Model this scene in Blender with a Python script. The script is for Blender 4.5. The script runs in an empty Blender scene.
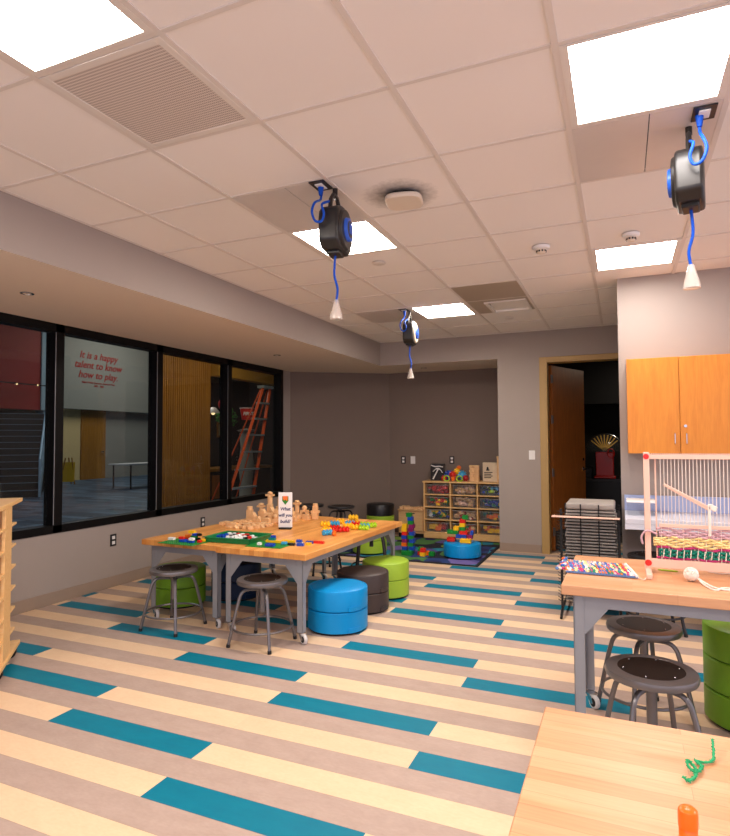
import bpy, bmesh, math, random
from mathutils import Vector, Matrix, Euler
random.seed(7)
sc = bpy.context.scene
COL = sc.collection
PI = math.pi
def rad(d): return d * PI / 180

# ------------------------------------------------------------------ camera
PITCH, YAW, ROLL, EYE = .0392, .41, -.0049, 1.414
fw = Vector((-math.sin(YAW) * math.cos(PITCH), math.cos(YAW) * math.cos(PITCH), math.sin(PITCH)))
rt = Vector((math.cos(YAW), math.sin(YAW), 0)); up = rt.cross(fw)
r2 = math.cos(ROLL) * rt + math.sin(ROLL) * up
u2 = -math.sin(ROLL) * rt + math.cos(ROLL) * up
cam = bpy.data.objects.new('camera', bpy.data.cameras.new('camera')); COL.objects.link(cam)
mw = Matrix((( r2.x, u2.x, -fw.x, 0), (r2.y, u2.y, -fw.y, 0), (r2.z, u2.z, -fw.z, EYE), (0, 0, 0, 1)))
cam.matrix_world = mw
cam.data.sensor_fit = 'HORIZONTAL'; cam.data.sensor_width = 36; cam.data.lens = 590.1 / 730 * 36
cam.data.clip_start = .02; cam.data.clip_end = 80
sc.camera = cam

# ------------------------------------------------------------------ world, exposure
w = bpy.data.worlds.new('world'); sc.world = w; w.use_nodes = True
bgn = w.node_tree.nodes['Background']
bgn.inputs[0].default_value = (.86, .82, 1.0, 1); bgn.inputs[1].default_value = .9
sc.view_settings.view_transform = 'Standard'; sc.view_settings.look = 'None'
sc.view_settings.gamma = 1; sc.view_settings.use_curve_mapping = False
sc.view_settings.exposure = 0.74
TROFFER = 28
LOBBY_W = 120

def area(name, loc, size, power, col, rot=(0, 0, 0)):
    d = bpy.data.lights.new(name, 'AREA'); d.shape = 'RECTANGLE'; d.size = size[0]; d.size_y = size[1]
    d.energy = power; d.color = col
    o = bpy.data.objects.new(name, d); COL.objects.link(o); o.location = loc; o.rotation_euler = rot
    return o
# unseen area lights added to light the lobby and its display
area('lobby_fill', (-15.5, 17.0, 6.3), (3, 3), LOBBY_W, (1, .93, .82))
area('lobby_fill', (-13.5, 10.5, 6.3), (3, 3), LOBBY_W * .35, (.85, .92, 1))
area('lobby_fill', (-9.5, 7.0, 6.3), (2, 2), LOBBY_W * .35, (.8, .9, 1))
area('lobby_fill', (-8.0, 9.8, 3.0), (.3, .3), 6, (1, .8, .6))
area('lobby_fill', (-5.7, 7.9, 3.3), (.4, 2.4), 20.0, (1, .8, .5))  # added to brighten the slat wall
area('storage_fill', (.6, 9.8, 2.75), (.3, .3), 5.0, (1, .85, .65))  # unseen light added to lift the dim store room

# ------------------------------------------------------------------ materials
def lin(c):
    return tuple(((v / 255) / 12.92 if v / 255 <= .04045 else ((v / 255 + .055) / 1.055) ** 2.4) for v in c) + (1,)
class NT:
    def __init__(s, name):
        s.m = bpy.data.materials.new(name); s.m.use_nodes = True; s.t = s.m.node_tree
        s.b = s.t.nodes['Principled BSDF']; s.out = s.t.nodes['Material Output']
    def n(s, typ, **kw):
        nd = s.t.nodes.new(typ)
        for k, v in kw.items():
            if k == 'ins':
                for i, val in v.items():
                    if hasattr(val, 'is_output'): s.t.links.new(val, nd.inputs[i])
                    else: nd.inputs[i].default_value = val
            else: setattr(nd, k, v)
        return nd
    def link(s, a, b): s.t.links.new(a, b)
    def math(s, op, a, b=None, c=None):
        ins = {0: a}
        if b is not None: ins[1] = b
        if c is not None: ins[2] = c
        return s.n('ShaderNodeMath', operation=op, ins=ins).outputs[0]
    def mix(s, f, a, b, mode='MIX'):
        return s.n('ShaderNodeMix', data_type='RGBA', blend_type=mode, ins={0: f, 6: a, 7: b}).outputs[2]
    def obj(s): return s.n('ShaderNodeTexCoord').outputs['Object']
    def mapping(s, v, scale=(1, 1, 1), loc=(0, 0, 0), rot=(0, 0, 0)):
        return s.n('ShaderNodeMapping', ins={0: v, 1: loc, 2: rot, 3: scale}).outputs[0]
    def noise(s, v, scale, detail=3, rough=.5):
        return s.n('ShaderNodeTexNoise', ins={'Vector': v, 'Scale': scale, 'Detail': detail, 'Roughness': rough})
    def bump(s, h, strength=.2, dist=.002):
        s.link(s.n('ShaderNodeBump', ins={'Strength': strength, 'Distance': dist, 'Height': h}).outputs[0], s.b.inputs['Normal'])
def sc3(c, k): return (c[0] * k, c[1] * k, c[2] * k, 1)
def plain(name, rgb, rough=.5, metal=0, var=.12, nscale=12, bump=.08, spec=None, grain=None, coat=0):
    """colour with a soft noise variation and a fine bump"""
    t = NT(name); v = t.obj(); c = lin(rgb)
    if grain: v = t.mapping(v, grain)
    nz = t.noise(v, nscale, 4)
    t.link(t.mix(nz.outputs[0], sc3(c, 1 - var), sc3(c, 1 + var)), t.b.inputs['Base Color'])
    t.b.inputs['Roughness'].default_value = rough; t.b.inputs['Metallic'].default_value = metal
    if spec is not None: t.b.inputs['Specular IOR Level'].default_value = spec
    if coat: t.b.inputs['Coat Weight'].default_value = coat; t.b.inputs['Coat Roughness'].default_value = .2
    n2 = t.noise(v, nscale * 12, 2)
    if bump: t.bump(n2.outputs[0], bump, .001)
    return t.m
def emit(name, rgb, strength):
    t = NT(name)
    e = t.n('ShaderNodeEmission', ins={0: lin(rgb), 1: strength})
    t.link(e.outputs[0], t.out.inputs[0]); return t.m
def butcher(name, c1, c2, c3, axis=0):
    t = NT(name); v = t.obj()
    if axis == 1: v = t.mapping(v, rot=(0, 0, rad(90)))
    br = t.n('ShaderNodeTexBrick', offset=.37, offset_frequency=2, squash=1,
             ins={'Vector': v, 'Color1': lin(c1), 'Color2': lin(c2), 'Mortar': lin(c3), 'Scale': 1, 'Mortar Size': .0004,
                  'Mortar Smooth': .1, 'Bias': 0, 'Brick Width': .46, 'Row Height': .042})
    g = t.noise(t.mapping(v, (3, 60, 60)), 3, 5, .6)
    big = t.noise(t.mapping(v, (1.5, 12, 12)), 1.6, 2)
    rampd = t.n('ShaderNodeValToRGB', ins={0: big.outputs[0]})
    rampd.color_ramp.elements[0].position = .58; rampd.color_ramp.elements[0].color = (1, 1, 1, 1)
    rampd.color_ramp.elements[1].position = .78; rampd.color_ramp.elements[1].color = (.86, .72, .55, 1)
    c = t.mix(.22, br.outputs[0], g.outputs[0], 'OVERLAY')
    c = t.mix(.8, c, rampd.outputs[0], 'MULTIPLY')
    t.link(c, t.b.inputs['Base Color']); t.b.inputs['Roughness'].default_value = .38
    t.bump(g.outputs[0], .06, .001)
    return t.m
def veneer(name, c1, c2, rough=.4, stretch=(14, 14, 1.2)):
    t = NT(name); v = t.mapping(t.obj(), stretch)
    a = t.noise(v, 3.0, 6, .62); a.inputs['Distortion'].default_value = .6
    b = t.noise(t.mapping(t.obj(), (90, 90, 6)), 2, 2)
    r = t.n('ShaderNodeValToRGB', ins={0: a.outputs[0]})
    r.color_ramp.elements[0].position = .3; r.color_ramp.elements[0].color = lin(c1)
    r.color_ramp.elements[1].position = .7; r.color_ramp.elements[1].color = lin(c2)
    t.link(t.mix(.12, r.outputs[0], b.outputs[0], 'OVERLAY'), t.b.inputs['Base Color'])
    t.b.inputs['Roughness'].default_value = rough
    return t.m
def glassy(name, tint, haze=.1, hazecol=(220, 225, 230), rough=.05):
    """thin clear sheet: see-through with fresnel gloss and a little haze"""
    t = NT(name)
    tr = t.n('ShaderNodeBsdfTransparent', ins={0: tint})
    gl = t.n('ShaderNodeBsdfGlossy', ins={0: (1, 1, 1, 1), 'Roughness': rough})
    df = t.n('ShaderNodeBsdfDiffuse', ins={0: lin(hazecol)})
    fr = t.n('ShaderNodeFresnel', ins={0: 1.45})
    m1 = t.n('ShaderNodeMixShader', ins={0: haze, 1: tr.outputs[0], 2: df.outputs[0]})
    front = t.math('SUBTRACT', 1, t.n('ShaderNodeNewGeometry').outputs['Backfacing'])
    m2 = t.n('ShaderNodeMixShader', ins={0: t.math('MULTIPLY', fr.outputs[0], front), 1: m1.outputs[0], 2: gl.outputs[0]})
    t.link(m2.outputs[0], t.out.inputs[0]); return t.m

def floor_mat():
    t = NT('plank_floor'); v = t.obj(); sep = t.n('ShaderNodeSeparateXYZ', ins={0: v})
    S, L = .1529, .915
    row = t.math('FLOOR', t.math('DIVIDE', t.math('SUBTRACT', sep.outputs[1], 1.928 - S / 2), S))
    col = t.math('FLOOR', t.math('DIVIDE', t.math('ADD', sep.outputs[0], 1.792), L))
    even = t.math('LESS_THAN', t.math('FLOORED_MODULO', row, 2), .5)
    teal = t.math('LESS_THAN', t.math('FLOORED_MODULO', t.math('ADD', row, t.math('MULTIPLY', col, 2)), 6), .5)
    cell = t.n('ShaderNodeCombineXYZ', ins={0: col, 1: row, 2: 0})
    wn = t.n('ShaderNodeTexWhiteNoise', noise_dimensions='3D', ins={0: cell.outputs[0]})
    cloud = t.noise(t.mapping(v, (3, 6, 1)), 2.6, 6, .6)
    fine = t.noise(t.mapping(v, (14, 30, 1)), 3, 3)
    beige = t.mix(cloud.outputs[0], lin(BEIGE[0]), lin(BEIGE[1]))
    grey = t.mix(cloud.outputs[0], lin(GREY[0]), lin(GREY[1]))
    tl = t.mix(cloud.outputs[0], lin(TEAL[0]), lin(TEAL[1]))
    c = t.mix(even, grey, beige)
    c = t.mix(t.math('MULTIPLY', wn.outputs[0], .10), c, (.25, .2, .16, 1), 'MIX')
    c = t.mix(.10, c, fine.outputs[0], 'OVERLAY')
    c = t.mix(teal, c, tl)
    # thin seams between planks
    fy = t.math('FRACT', t.math('DIVIDE', t.math('SUBTRACT', sep.outputs[1], 1.928 - S / 2), S))
    seam = t.math('LESS_THAN', t.math('MINIMUM', fy, t.math('SUBTRACT', 1, fy)), .008)
    c = t.mix(t.math('MULTIPLY', seam, .35), c, (.12, .09, .07, 1))
    t.link(c, t.b.inputs['Base Color']); t.b.inputs['Roughness'].default_value = .52
    t.b.inputs['Specular IOR Level'].default_value = .22
    t.bump(cloud.outputs[0], .05, .001); return t.m
BEIGE = ((222, 186, 150), (234, 204, 168)); GREY = ((164, 140, 126), (188, 166, 154)); TEAL = ((0, 104, 130), (0, 124, 146))

def carpet_mat():
    t = NT('lobby_carpet'); v = t.obj()
    br = t.n('ShaderNodeTexBrick', offset=.4, ins={'Vector': v, 'Color1': lin((22, 48, 74)), 'Color2': lin((92, 122, 146)), 'Mortar': lin((30, 40, 50)),
             'Scale': 1, 'Mortar Size': .01, 'Brick Width': 1.0, 'Row Height': .25})
    nz = t.noise(t.mapping(v, (1, 5, 1)), 3, 4, .7)
    t.link(t.mix(.75, br.outputs[0], nz.outputs[0], 'OVERLAY'), t.b.inputs['Base Color'])
    t.b.inputs['Roughness'].default_value = .55; return t.m
def rug_mat():
    t = NT('rug_pile'); v = t.obj()
    warp = t.noise(v, 3, 2)
    vv = t.mix(.12, v, warp.outputs[1])
    vo = t.n('ShaderNodeTexVoronoi', ins={'Vector': t.mapping(vv, (1, 1, 0)), 'Scale': 3.3})
    r = t.n('ShaderNodeValToRGB', ins={0: t.n('ShaderNodeSeparateColor', ins={0: vo.outputs['Color']}).outputs[0]})
    r.color_ramp.interpolation = 'CONSTANT'
    pal = [(0, (84, 76, 140)), (.22, (70, 122, 62)), (.4, (20, 120, 146)), (.58, (112, 96, 160)), (.76, (26, 52, 110)), (.9, (120, 150, 60))]
    el = r.color_ramp.elements; el[0].color = lin(pal[0][1]); el[1].position = pal[1][0]; el[1].color = lin(pal[1][1])
    for p, cc in pal[2:]:
        e = el.new(p); e.color = lin(cc)
    inner = t.math('LESS_THAN', vo.outputs['Distance'], .26)
    ring = t.math('GREATER_THAN', vo.outputs['Distance'], .66)
    c = t.mix(inner, r.outputs[0], lin((24, 26, 78)))
    c = t.mix(ring, c, lin((16, 20, 40)))
    t.link(c, t.b.inputs['Base Color']); t.b.inputs['Roughness'].default_value = .95
    t.bump(t.noise(v, 220, 2).outputs[0], .5, .004); return t.m
def ceiling_mat():
    t = NT('acoustic_tile'); v = t.obj()
    c = lin((240, 233, 226))
    f = t.noise(v, 260, 2, .7); g = t.noise(v, 1.2, 2)
    col = t.mix(g.outputs[0], sc3(c, .97), sc3(c, 1.03))
    # soot blown onto the tile around the access point
    d = t.n('ShaderNodeVectorMath', operation='DISTANCE', ins={0: v, 1: (-1.12, 3.10, 2.806)}).outputs['Value']
    sp = t.noise(v, 26, 3, .6)
    s = t.n('ShaderNodeMapRange', ins={0: t.math('ADD', d, t.math('MULTIPLY', sp.outputs[0], .10)), 1: .11, 2: .27, 3: .85, 4: 0}).outputs[0]
    col = t.mix(s, col, lin((70, 60, 55)))
    t.link(col, t.b.inputs['Base Color']); t.b.inputs['Roughness'].default_value = .95
    t.b.inputs['Specular IOR Level'].default_value = .1
    t.bump(f.outputs[0], .25, .001); return t.m
def grille_mat():
    t = NT('perforated_metal'); v = t.obj()
    sep = t.n('ShaderNodeSeparateXYZ', ins={0: v})
    fx = t.math('FRACT', t.math('DIVIDE', sep.outputs[0], .0095)); fy = t.math('FRACT', t.math('DIVIDE', sep.outputs[1], .0145))
    d = t.math('MULTIPLY', t.math('LESS_THAN', t.math('ABSOLUTE', t.math('SUBTRACT', fx, .5)), .34), t.math('LESS_THAN', t.math('ABSOLUTE', t.math('SUBTRACT', fy, .5)), .3))
    t.link(t.mix(d, lin((222, 210, 200)), lin((166, 152, 142))), t.b.inputs['Base Color'])
    t.b.inputs['Roughness'].default_value = .5; return t.m

M = {}
M['floor'] = floor_mat()
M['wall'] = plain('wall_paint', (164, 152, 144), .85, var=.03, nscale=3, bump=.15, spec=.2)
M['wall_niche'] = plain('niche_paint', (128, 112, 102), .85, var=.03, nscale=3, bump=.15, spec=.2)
M['base'] = plain('vinyl_base', (152, 132, 116), .5, var=.05)
M['soffit'] = plain('soffit_paint', (226, 210, 192), .9, var=.02, nscale=2, spec=.1)
M['tile'] = ceiling_mat()
M['tee'] = plain('ceiling_grid_paint', (222, 212, 202), .5, var=.02)
M['panel'] = plain('painted_panel', (214, 204, 196), .32, var=.03)
M['panel_dark'] = plain('taupe_panel', (170, 154, 134), .5, var=.03)
M['grille'] = grille_mat()
M['tframe'] = plain('white_enamel', (226, 218, 208), .4, var=.02)
M['lens'] = emit('troffer_lens', (255, 245, 234), TROFFER)
M['lens_cool'] = emit('troffer_lens_cool', (255, 247, 242), TROFFER * .62)
M['lens_end'] = plain('lamp_end_plate', (250, 240, 225), .6, var=.01)
M['black_frame'] = plain('black_anodised', (9, 8, 9), .5, var=.1, spec=.2)
M['glass'] = glassy('window_glass', (.80, .84, .86, 1), .012, (150, 150, 150), .02)
M['butcher'] = butcher('maple_butcher_block', (232, 166, 90), (204, 132, 62), (150, 92, 46))
M['butcher_pale'] = butcher('pale_butcher_block', (218, 164, 122), (202, 144, 100), (170, 116, 74))
M['steel'] = plain('grey_enamel_steel', (150, 152, 156), .4, metal=.3, var=.05)
M['stool'] = plain('stool_grey_enamel', (118, 113, 112), .3, metal=.6, var=.05)
M['stool_dark'] = plain('stool_charcoal_enamel', (52, 50, 52), .35, metal=.4, var=.05)
M['seatpad'] = plain('stool_hardboard', (30, 20, 15), .5, var=.2, spec=.25)
M['chrome'] = plain('chrome', (205, 205, 205), .18, metal=1, var=.02, bump=0)
M['rubber'] = plain('black_rubber', (22, 21, 22), .6)
M['white_rubber'] = plain('grey_tread', (205, 202, 200), .5)
def vinyl(n, rgb): return plain(n, rgb, .42, var=.04, nscale=6, bump=.12, spec=.28)
M['blue'] = vinyl('blue_vinyl', (0, 138, 204)); M['char'] = vinyl('charcoal_vinyl', (66, 56, 54))
M['lime'] = vinyl('lime_vinyl', (152, 186, 56)); M['green'] = vinyl('green_vinyl', (116, 164, 40))
M['navy'] = vinyl('navy_vinyl', (16, 38, 66)); M['black'] = plain('black_plastic', (20, 19, 20), .35, var=.1)
M['reel'] = plain('reel_black_plastic', (30, 27, 26), .38, var=.1); M['reel_glare'] = plain('reel_glare_cover', (176, 160, 142), .4)  # far reel's glare is put into its cover colour
M['cord'] = plain('blue_cord', (14, 74, 180), .55, spec=.2); M['disc'] = plain('blue_reel_badge', (30, 90, 200), .35)
M['white'] = plain('white_plastic', (236, 232, 228), .4, var=.02)
M['ivory'] = plain('ivory_plastic', (226, 210, 190), .5, var=.03)
M['clear'] = glassy('clear_plug', (.95, .93, .9, 1), .35, (245, 235, 225), .1)
M['bin'] = glassy('clear_bin_plastic', (.96, .97, .98, 1), .05, (200, 205, 210), .12)
M['oak'] = veneer('honey_oak_veneer', (210, 124, 32), (226, 144, 46))
M['door'] = veneer('brown_oak_door', (146, 84, 34), (176, 106, 46))
M['birch'] = veneer('birch_ply', (222, 172, 108), (236, 192, 132), .5, (2, 14, 14))
M['ply'] = veneer('cabinet_ply', (206, 160, 108), (220, 178, 128), .5, (2, 14, 14))
M['doorframe'] = plain('tan_frame_paint', (176, 142, 84), .4, var=.03)
M['block'] = plain('beech_block', (228, 182, 130), .5, var=.12, nscale=20)
M['loom'] = plain('loom_beech', (236, 194, 172), .45, var=.06, grain=(1, 1, .2), nscale=30)
M['yarn_white'] = plain('white_yarn', (238, 224, 210), .9, bump=.5)
M['yarn_mauve'] = plain('mauve_yarn', (206, 168, 176), .9, bump=.5); M['yarn_yellow'] = plain('yellow_yarn', (238, 214, 146), .9, bump=.5)
M['yarn_teal'] = plain('teal_yarn', (10, 128, 104), .9, bump=.5); M['yarn_pink'] = plain('magenta_yarn', (190, 50, 110), .9, bump=.5)
M['chenille'] = plain('green_chenille', (40, 170, 110), .8, bump=.4); M['yarn_blue'] = plain('slate_blue_yarn', (96, 128, 176), .9, bump=.5)
M['counter'] = plain('pale_counter_laminate', (214, 214, 222), .3, var=.03); M['splash'] = plain('blue_grey_laminate', (170, 184, 222), .3, var=.03)
M['wire'] = plain('black_wire', (26, 24, 24), .4, metal=.3); M['sheet'] = plain('grey_drying_sheet', (150, 142, 134), .6, var=.2)
M['paper'] = plain('cream_paper', (222, 200, 170), .8)
for n, c in dict(red=(214, 34, 26), yellow=(246, 190, 30), blue=(20, 70, 178), green=(24, 132, 50), orange=(240, 110, 20), white=(236, 234, 230), black=(20, 20, 22),
                 purple=(130, 24, 90), lime=(170, 210, 30), sky=(60, 160, 206), teal=(0, 130, 120)).items():
    M['p_' + n] = plain(n + '_brick_plastic', c, .28, var=.04, bump=0)
M['tray'] = plain('green_tray_plastic', (0, 120, 62), .35); M['plate'] = plain('green_baseplate', (26, 130, 50), .4)
M['carpet'] = carpet_mat(); M['rug'] = rug_mat(); M['rug_edge'] = plain('rug_binding', (18, 18, 24), .9)
M['red_wall'] = plain('red_lobby_paint', (150, 18, 18), .6, var=.05); M['lobby_grey'] = plain('lobby_grey_paint', (150, 150, 142), .8, var=.03)
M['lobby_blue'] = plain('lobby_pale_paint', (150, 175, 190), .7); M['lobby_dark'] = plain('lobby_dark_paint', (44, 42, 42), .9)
M['tread'] = plain('dark_stair', (34, 27, 26), .6); M['nosing'] = plain('pale_nosing', (150, 170, 185), .35, metal=.4)
M['rail'] = plain('brushed_rail', (190, 220, 240), .4)
M['slat'] = veneer('amber_slat_wood', (140, 88, 22), (182, 124, 38), .5, (10, 10, .5)); M['amber'] = plain('ochre_soffit_paint', (170, 124, 30), .7)
M['ladder'] = plain('orange_fibreglass', (214, 84, 30), .4); M['alu'] = plain('ladder_aluminium', (180, 195, 205), .35, metal=.6)
M['leaf'] = plain('leaf_green', (50, 130, 40), .6); M['text_red'] = plain('red_vinyl_letter', (170, 24, 24), .5)
M['beige_wall'] = plain('beige_lobby_paint', (222, 196, 140), .7); M['ink'] = plain('navy_ink', (30, 40, 100), .6)
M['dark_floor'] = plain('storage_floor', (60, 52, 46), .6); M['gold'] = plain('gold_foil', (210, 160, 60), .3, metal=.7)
M['bulb'] = emit('warm_bulb', (255, 214, 150), 1.2)

# ------------------------------------------------------------------ mesh helpers
class MB:
    def __init__(s): s.bm = bmesh.new()
    def box(s, c, d, rz=0, rx=0, ry=0, mi=0):
        m = Matrix.Translation(c) @ Euler((rx, ry, rz)).to_matrix().to_4x4() @ Matrix.Diagonal((d[0], d[1], d[2], 1))
        r = bmesh.ops.create_cube(s.bm, size=1, matrix=m)
        if mi:
            for f in {f for v in r['verts'] for f in v.link_faces}: f.material_index = mi
        return s
    def bb(s, a, b, mi=0):
        return s.box([(a[i] + b[i]) / 2 for i in range(3)], [abs(b[i] - a[i]) for i in range(3)], mi=mi)
    def cyl(s, p0, p1, r, r1=None, seg=14, mi=0):
        p0 = Vector(p0); p1 = Vector(p1); d = p1 - p0
        q = Vector((0, 0, 1)).rotation_difference(d.normalized()).to_matrix().to_4x4()
        rr = bmesh.ops.create_cone(s.bm, cap_ends=True, segments=seg, radius1=r, radius2=r if r1 is None else r1, depth=d.length,
                              matrix=Matrix.Translation((p0 + p1) / 2) @ q)
        if mi:
            for f in {f for v in rr['verts'] for f in v.link_faces}: f.material_index = mi
        return s
    def ball(s, c, r, sc=(1, 1, 1), seg=14, mi=0):
        rr = bmesh.ops.create_uvsphere(s.bm, u_segments=seg, v_segments=max(6, seg // 2), radius=r, matrix=Matrix.Translation(c) @ Matrix.Diagonal((*sc, 1)))
        if mi:
            for f in {f for v in rr['verts'] for f in v.link_faces}: f.material_index = mi
        return s
    def tube(s, pts, r, seg=8, closed=False, mi=0):
        P = [Vector(p) for p in pts]; n = len(P); rings = []
        R = r if hasattr(r, '__len__') else [r] * n
        def tan(i):
            if closed: return (P[(i + 1) % n] - P[i - 1]).normalized()
            return (P[min(i + 1, n - 1)] - P[max(i - 1, 0)]).normalized()
        t0 = tan(0); a = Vector((0, 0, 1)) if abs(t0.z) < .9 else Vector((1, 0, 0)); nrm = t0.cross(a).normalized()
        for i in range(n):
            t = tan(i); nrm = (nrm - t * nrm.dot(t)).normalized(); bn = t.cross(nrm)
            rings.append([s.bm.verts.new(P[i] + R[i] * (math.cos(k * 2 * PI / seg) * nrm + math.sin(k * 2 * PI / seg) * bn)) for k in range(seg)])
        for i in range(n if closed else n - 1):
            A, B = rings[i], rings[(i + 1) % n]
            for k in range(seg):
                f = s.bm.faces.new((A[k], A[(k + 1) % seg], B[(k + 1) % seg], B[k])); f.material_index = mi
        if not closed:
            s.bm.faces.new(rings[0][::-1]); s.bm.faces.new(rings[-1])
        return s
    def lathe(s, prof, c=(0, 0, 0), seg=32):
        rings = []
        for (r, z) in prof:
            if r < 1e-5: rings.append([s.bm.verts.new((c[0], c[1], c[2] + z))])
            else: rings.append([s.bm.verts.new((c[0] + r * math.cos(k * 2 * PI / seg), c[1] + r * math.sin(k * 2 * PI / seg), c[2] + z)) for k in range(seg)])
        for A, B in zip(rings, rings[1:]):
            for k in range(seg):
                a0, a1 = A[k % len(A)], A[(k + 1) % len(A)]; b0, b1 = B[k % len(B)], B[(k + 1) % len(B)]
                vs = []
                for v in (a0, a1, b1, b0):
                    if v not in vs: vs.append(v)
                if len(vs) > 2: s.bm.faces.new(vs)
        return s
    def prism(s, pts, mat=None, depth=.01, mi=0):
        """polygon in local XY, extruded along local Z, then placed with mat"""
        mat = mat or Matrix.Identity(4)
        lo = [s.bm.verts.new(mat @ Vector((p[0], p[1], 0))) for p in pts]; hi = [s.bm.verts.new(mat @ Vector((p[0], p[1], depth))) for p in pts]
        n = len(pts)
        fs = [s.bm.faces.new(lo[::-1]), s.bm.faces.new(hi)] + [s.bm.faces.new((lo[i], lo[(i + 1) % n], hi[(i + 1) % n], hi[i])) for i in range(n)]
        for f in fs: f.material_index = mi
        return s
    def build(s, name, mat, parent=None, bev=0, loc=None, rz=0, smooth=True, seg=2):
        bmesh.ops.recalc_face_normals(s.bm, faces=s.bm.faces[:])
        me = bpy.data.meshes.new(name); s.bm.to_mesh(me); s.bm.free()
        for m in (mat if isinstance(mat, (list, tuple)) else [mat]): me.materials.append(M[m])
        if smooth:
            for p in me.polygons: p.use_smooth = True
            me.set_sharp_from_angle(angle=rad(38))
        o = bpy.data.objects.new(name, me); COL.objects.link(o)
        if parent: o.parent = parent
        if loc: o.location = loc
        if rz: o.rotation_euler.z = rz
        if bev:
            b = o.modifiers.new('bevel', 'BEVEL'); b.width = bev; b.segments = seg; b.limit_method = 'ANGLE'; b.angle_limit = rad(40)
            b.harden_normals = False
        return o
def tag(o, label=None, cat=None, group=None, kind=None):
    for k, v in (('label', label), ('category', cat), ('group', group), ('kind', kind)):
        if v: o[k] = v
    return o
def thing(name, label, cat, loc=(0, 0, 0), rz=0, group=None, kind=None):
    o = bpy.data.objects.new(name, None); COL.objects.link(o); o.location = loc; o.rotation_euler.z = rz
    o.empty_display_size = .05
    return tag(o, label, cat, group, kind)
def dup(root, label=None, loc=None, rz=None, group=None):
    r = root.copy(); COL.objects.link(r)
    if label: r['label'] = label
    if group: r['group'] = group
    if loc is not None: r.location = loc
    if rz is not None: r.rotation_euler.z = rz
    for ch in list(root.children):
        c = ch.copy(); COL.objects.link(c); c.parent = r
        for g in ch.children:
            d = g.copy(); COL.objects.link(d); d.parent = c
    return r
def struct(o): o['kind'] = 'structure'; return o
def text_mesh(body, size, mat, name, parent=None, depth=.002, shear=0, bold=0, align='CENTER', spacing=1.0):
    cu = bpy.data.curves.new('tmp', 'FONT'); cu.body = body; cu.size = size; cu.extrude = depth; cu.shear = shear; cu.offset = bold
    cu.align_x = align; cu.space_line = spacing; cu.resolution_u = 3
    o = bpy.data.objects.new('tmp', cu); COL.objects.link(o); bpy.context.view_layer.update()
    me = bpy.data.meshes.new_from_object(o.evaluated_get(bpy.context.evaluated_depsgraph_get()))
    bpy.data.objects.remove(o); me.name = name; me.materials.clear(); me.materials.append(M[mat])
    t = bpy.data.objects.new(name, me); COL.objects.link(t)
    if parent: t.parent = parent
    return t

# ================================================================== SETTING
XL, YB, ZC, ZS = -4.61, 7.70, 2.798, 2.475      # left wall, back wall, ceiling grid, soffit
XS = -3.105                                     # face of the soffit
YN = 8.65                                       # back of the play niche
XN = -1.465                                      # right side of the niche
XR = 3.6                                        # right wall (out of frame)
YF = -2.6
struct(MB().bb((-4.75, YF, -.1), (XR, 8.9, 0)).build('floor', 'floor', smooth=False))

# ceiling tiles and grid
def gx(a): return (a - 2.3087) * .61
def gy(r): return (r + 2.4729) * .61
CW = .012
holes = {(-1, -1), (-1, 0), (-1, 3), (-1, 7), (2, 1), (2, 5), (-1, 2), (2, 2), (-2, 7), (0, 6), (0, 7), (2, -3), (-1, -5), (5, 1), (5, -3)}
m = MB()
for a in range(-3, 10):
    for r in range(-9, 11):
        if (a, r) in holes: continue
        x0, x1, y0, y1 = max(gx(a), XS), min(gx(a + 1), XR), max(gy(r), YF), min(gy(r + 1), YB)
        if x1 <= x0 or y1 <= y0: continue
        m.bb((x0, y0, ZC + .006), (x1, y1, ZC + .024))
for a in range(-2, 10):
    if gx(a) < XR: m.bb((gx(a) - CW, YF, ZC), (gx(a) + CW, YB, ZC + .012), mi=1)
for r in range(-8, 11):
    m.bb((XS, gy(r) - CW * .8, ZC + .001), (XR, gy(r) + CW * .8, ZC + .012), mi=1)
m.bb((XS, YF, ZC + .002), (XS + .02, YB, ZC + .012), mi=1); m.bb((XS, YB - .02, ZC + .002), (XR, YB, ZC + .012), mi=1)
struct(m.build('ceiling', ['tile', 'tee'], smooth=False))
# unseen lid added above everything so no light leaks in
struct(MB().bb((-4.75, YF, 3.1), (XR + .1, 11.4, 3.14)).build('light_lid', 'lobby_dark', smooth=False))

# left wall with the long window opening
WY0, WY1, WZ0 = .3, 7.54, .62
m = MB()
m.bb((XL - .14, YF, 0), (XL, 7.80, WZ0)); m.bb((XL - .14, WY1, WZ0), (XL, 7.80, ZS)); m.bb((XL - .14, YF, WZ0), (XL, WY0, ZS))
m.bb((XL - .14, YF, ZS), (XL, 7.80, 6.6)); m.bb((XL - .14, 7.80, 3.1), (XL, 20, 6.6))
struct(m.build('wall_left', 'wall', smooth=False))
struct(MB().bb((XL, YF, 0), (XL + .012, 7.76, .105)).build('baseboard_left', 'base', bev=.003))
# slanted wall into the niche, niche back, niche side
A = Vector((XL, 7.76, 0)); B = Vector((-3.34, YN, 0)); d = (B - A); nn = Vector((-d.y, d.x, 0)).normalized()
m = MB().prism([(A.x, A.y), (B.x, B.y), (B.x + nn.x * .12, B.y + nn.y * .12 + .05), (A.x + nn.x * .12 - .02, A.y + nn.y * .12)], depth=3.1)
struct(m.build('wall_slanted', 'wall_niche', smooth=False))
struct(MB().bb((-3.5, YN, 0), (XN + .12, YN + .12, 3.1)).build('wall_niche', 'wall_niche', smooth=False))
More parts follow.
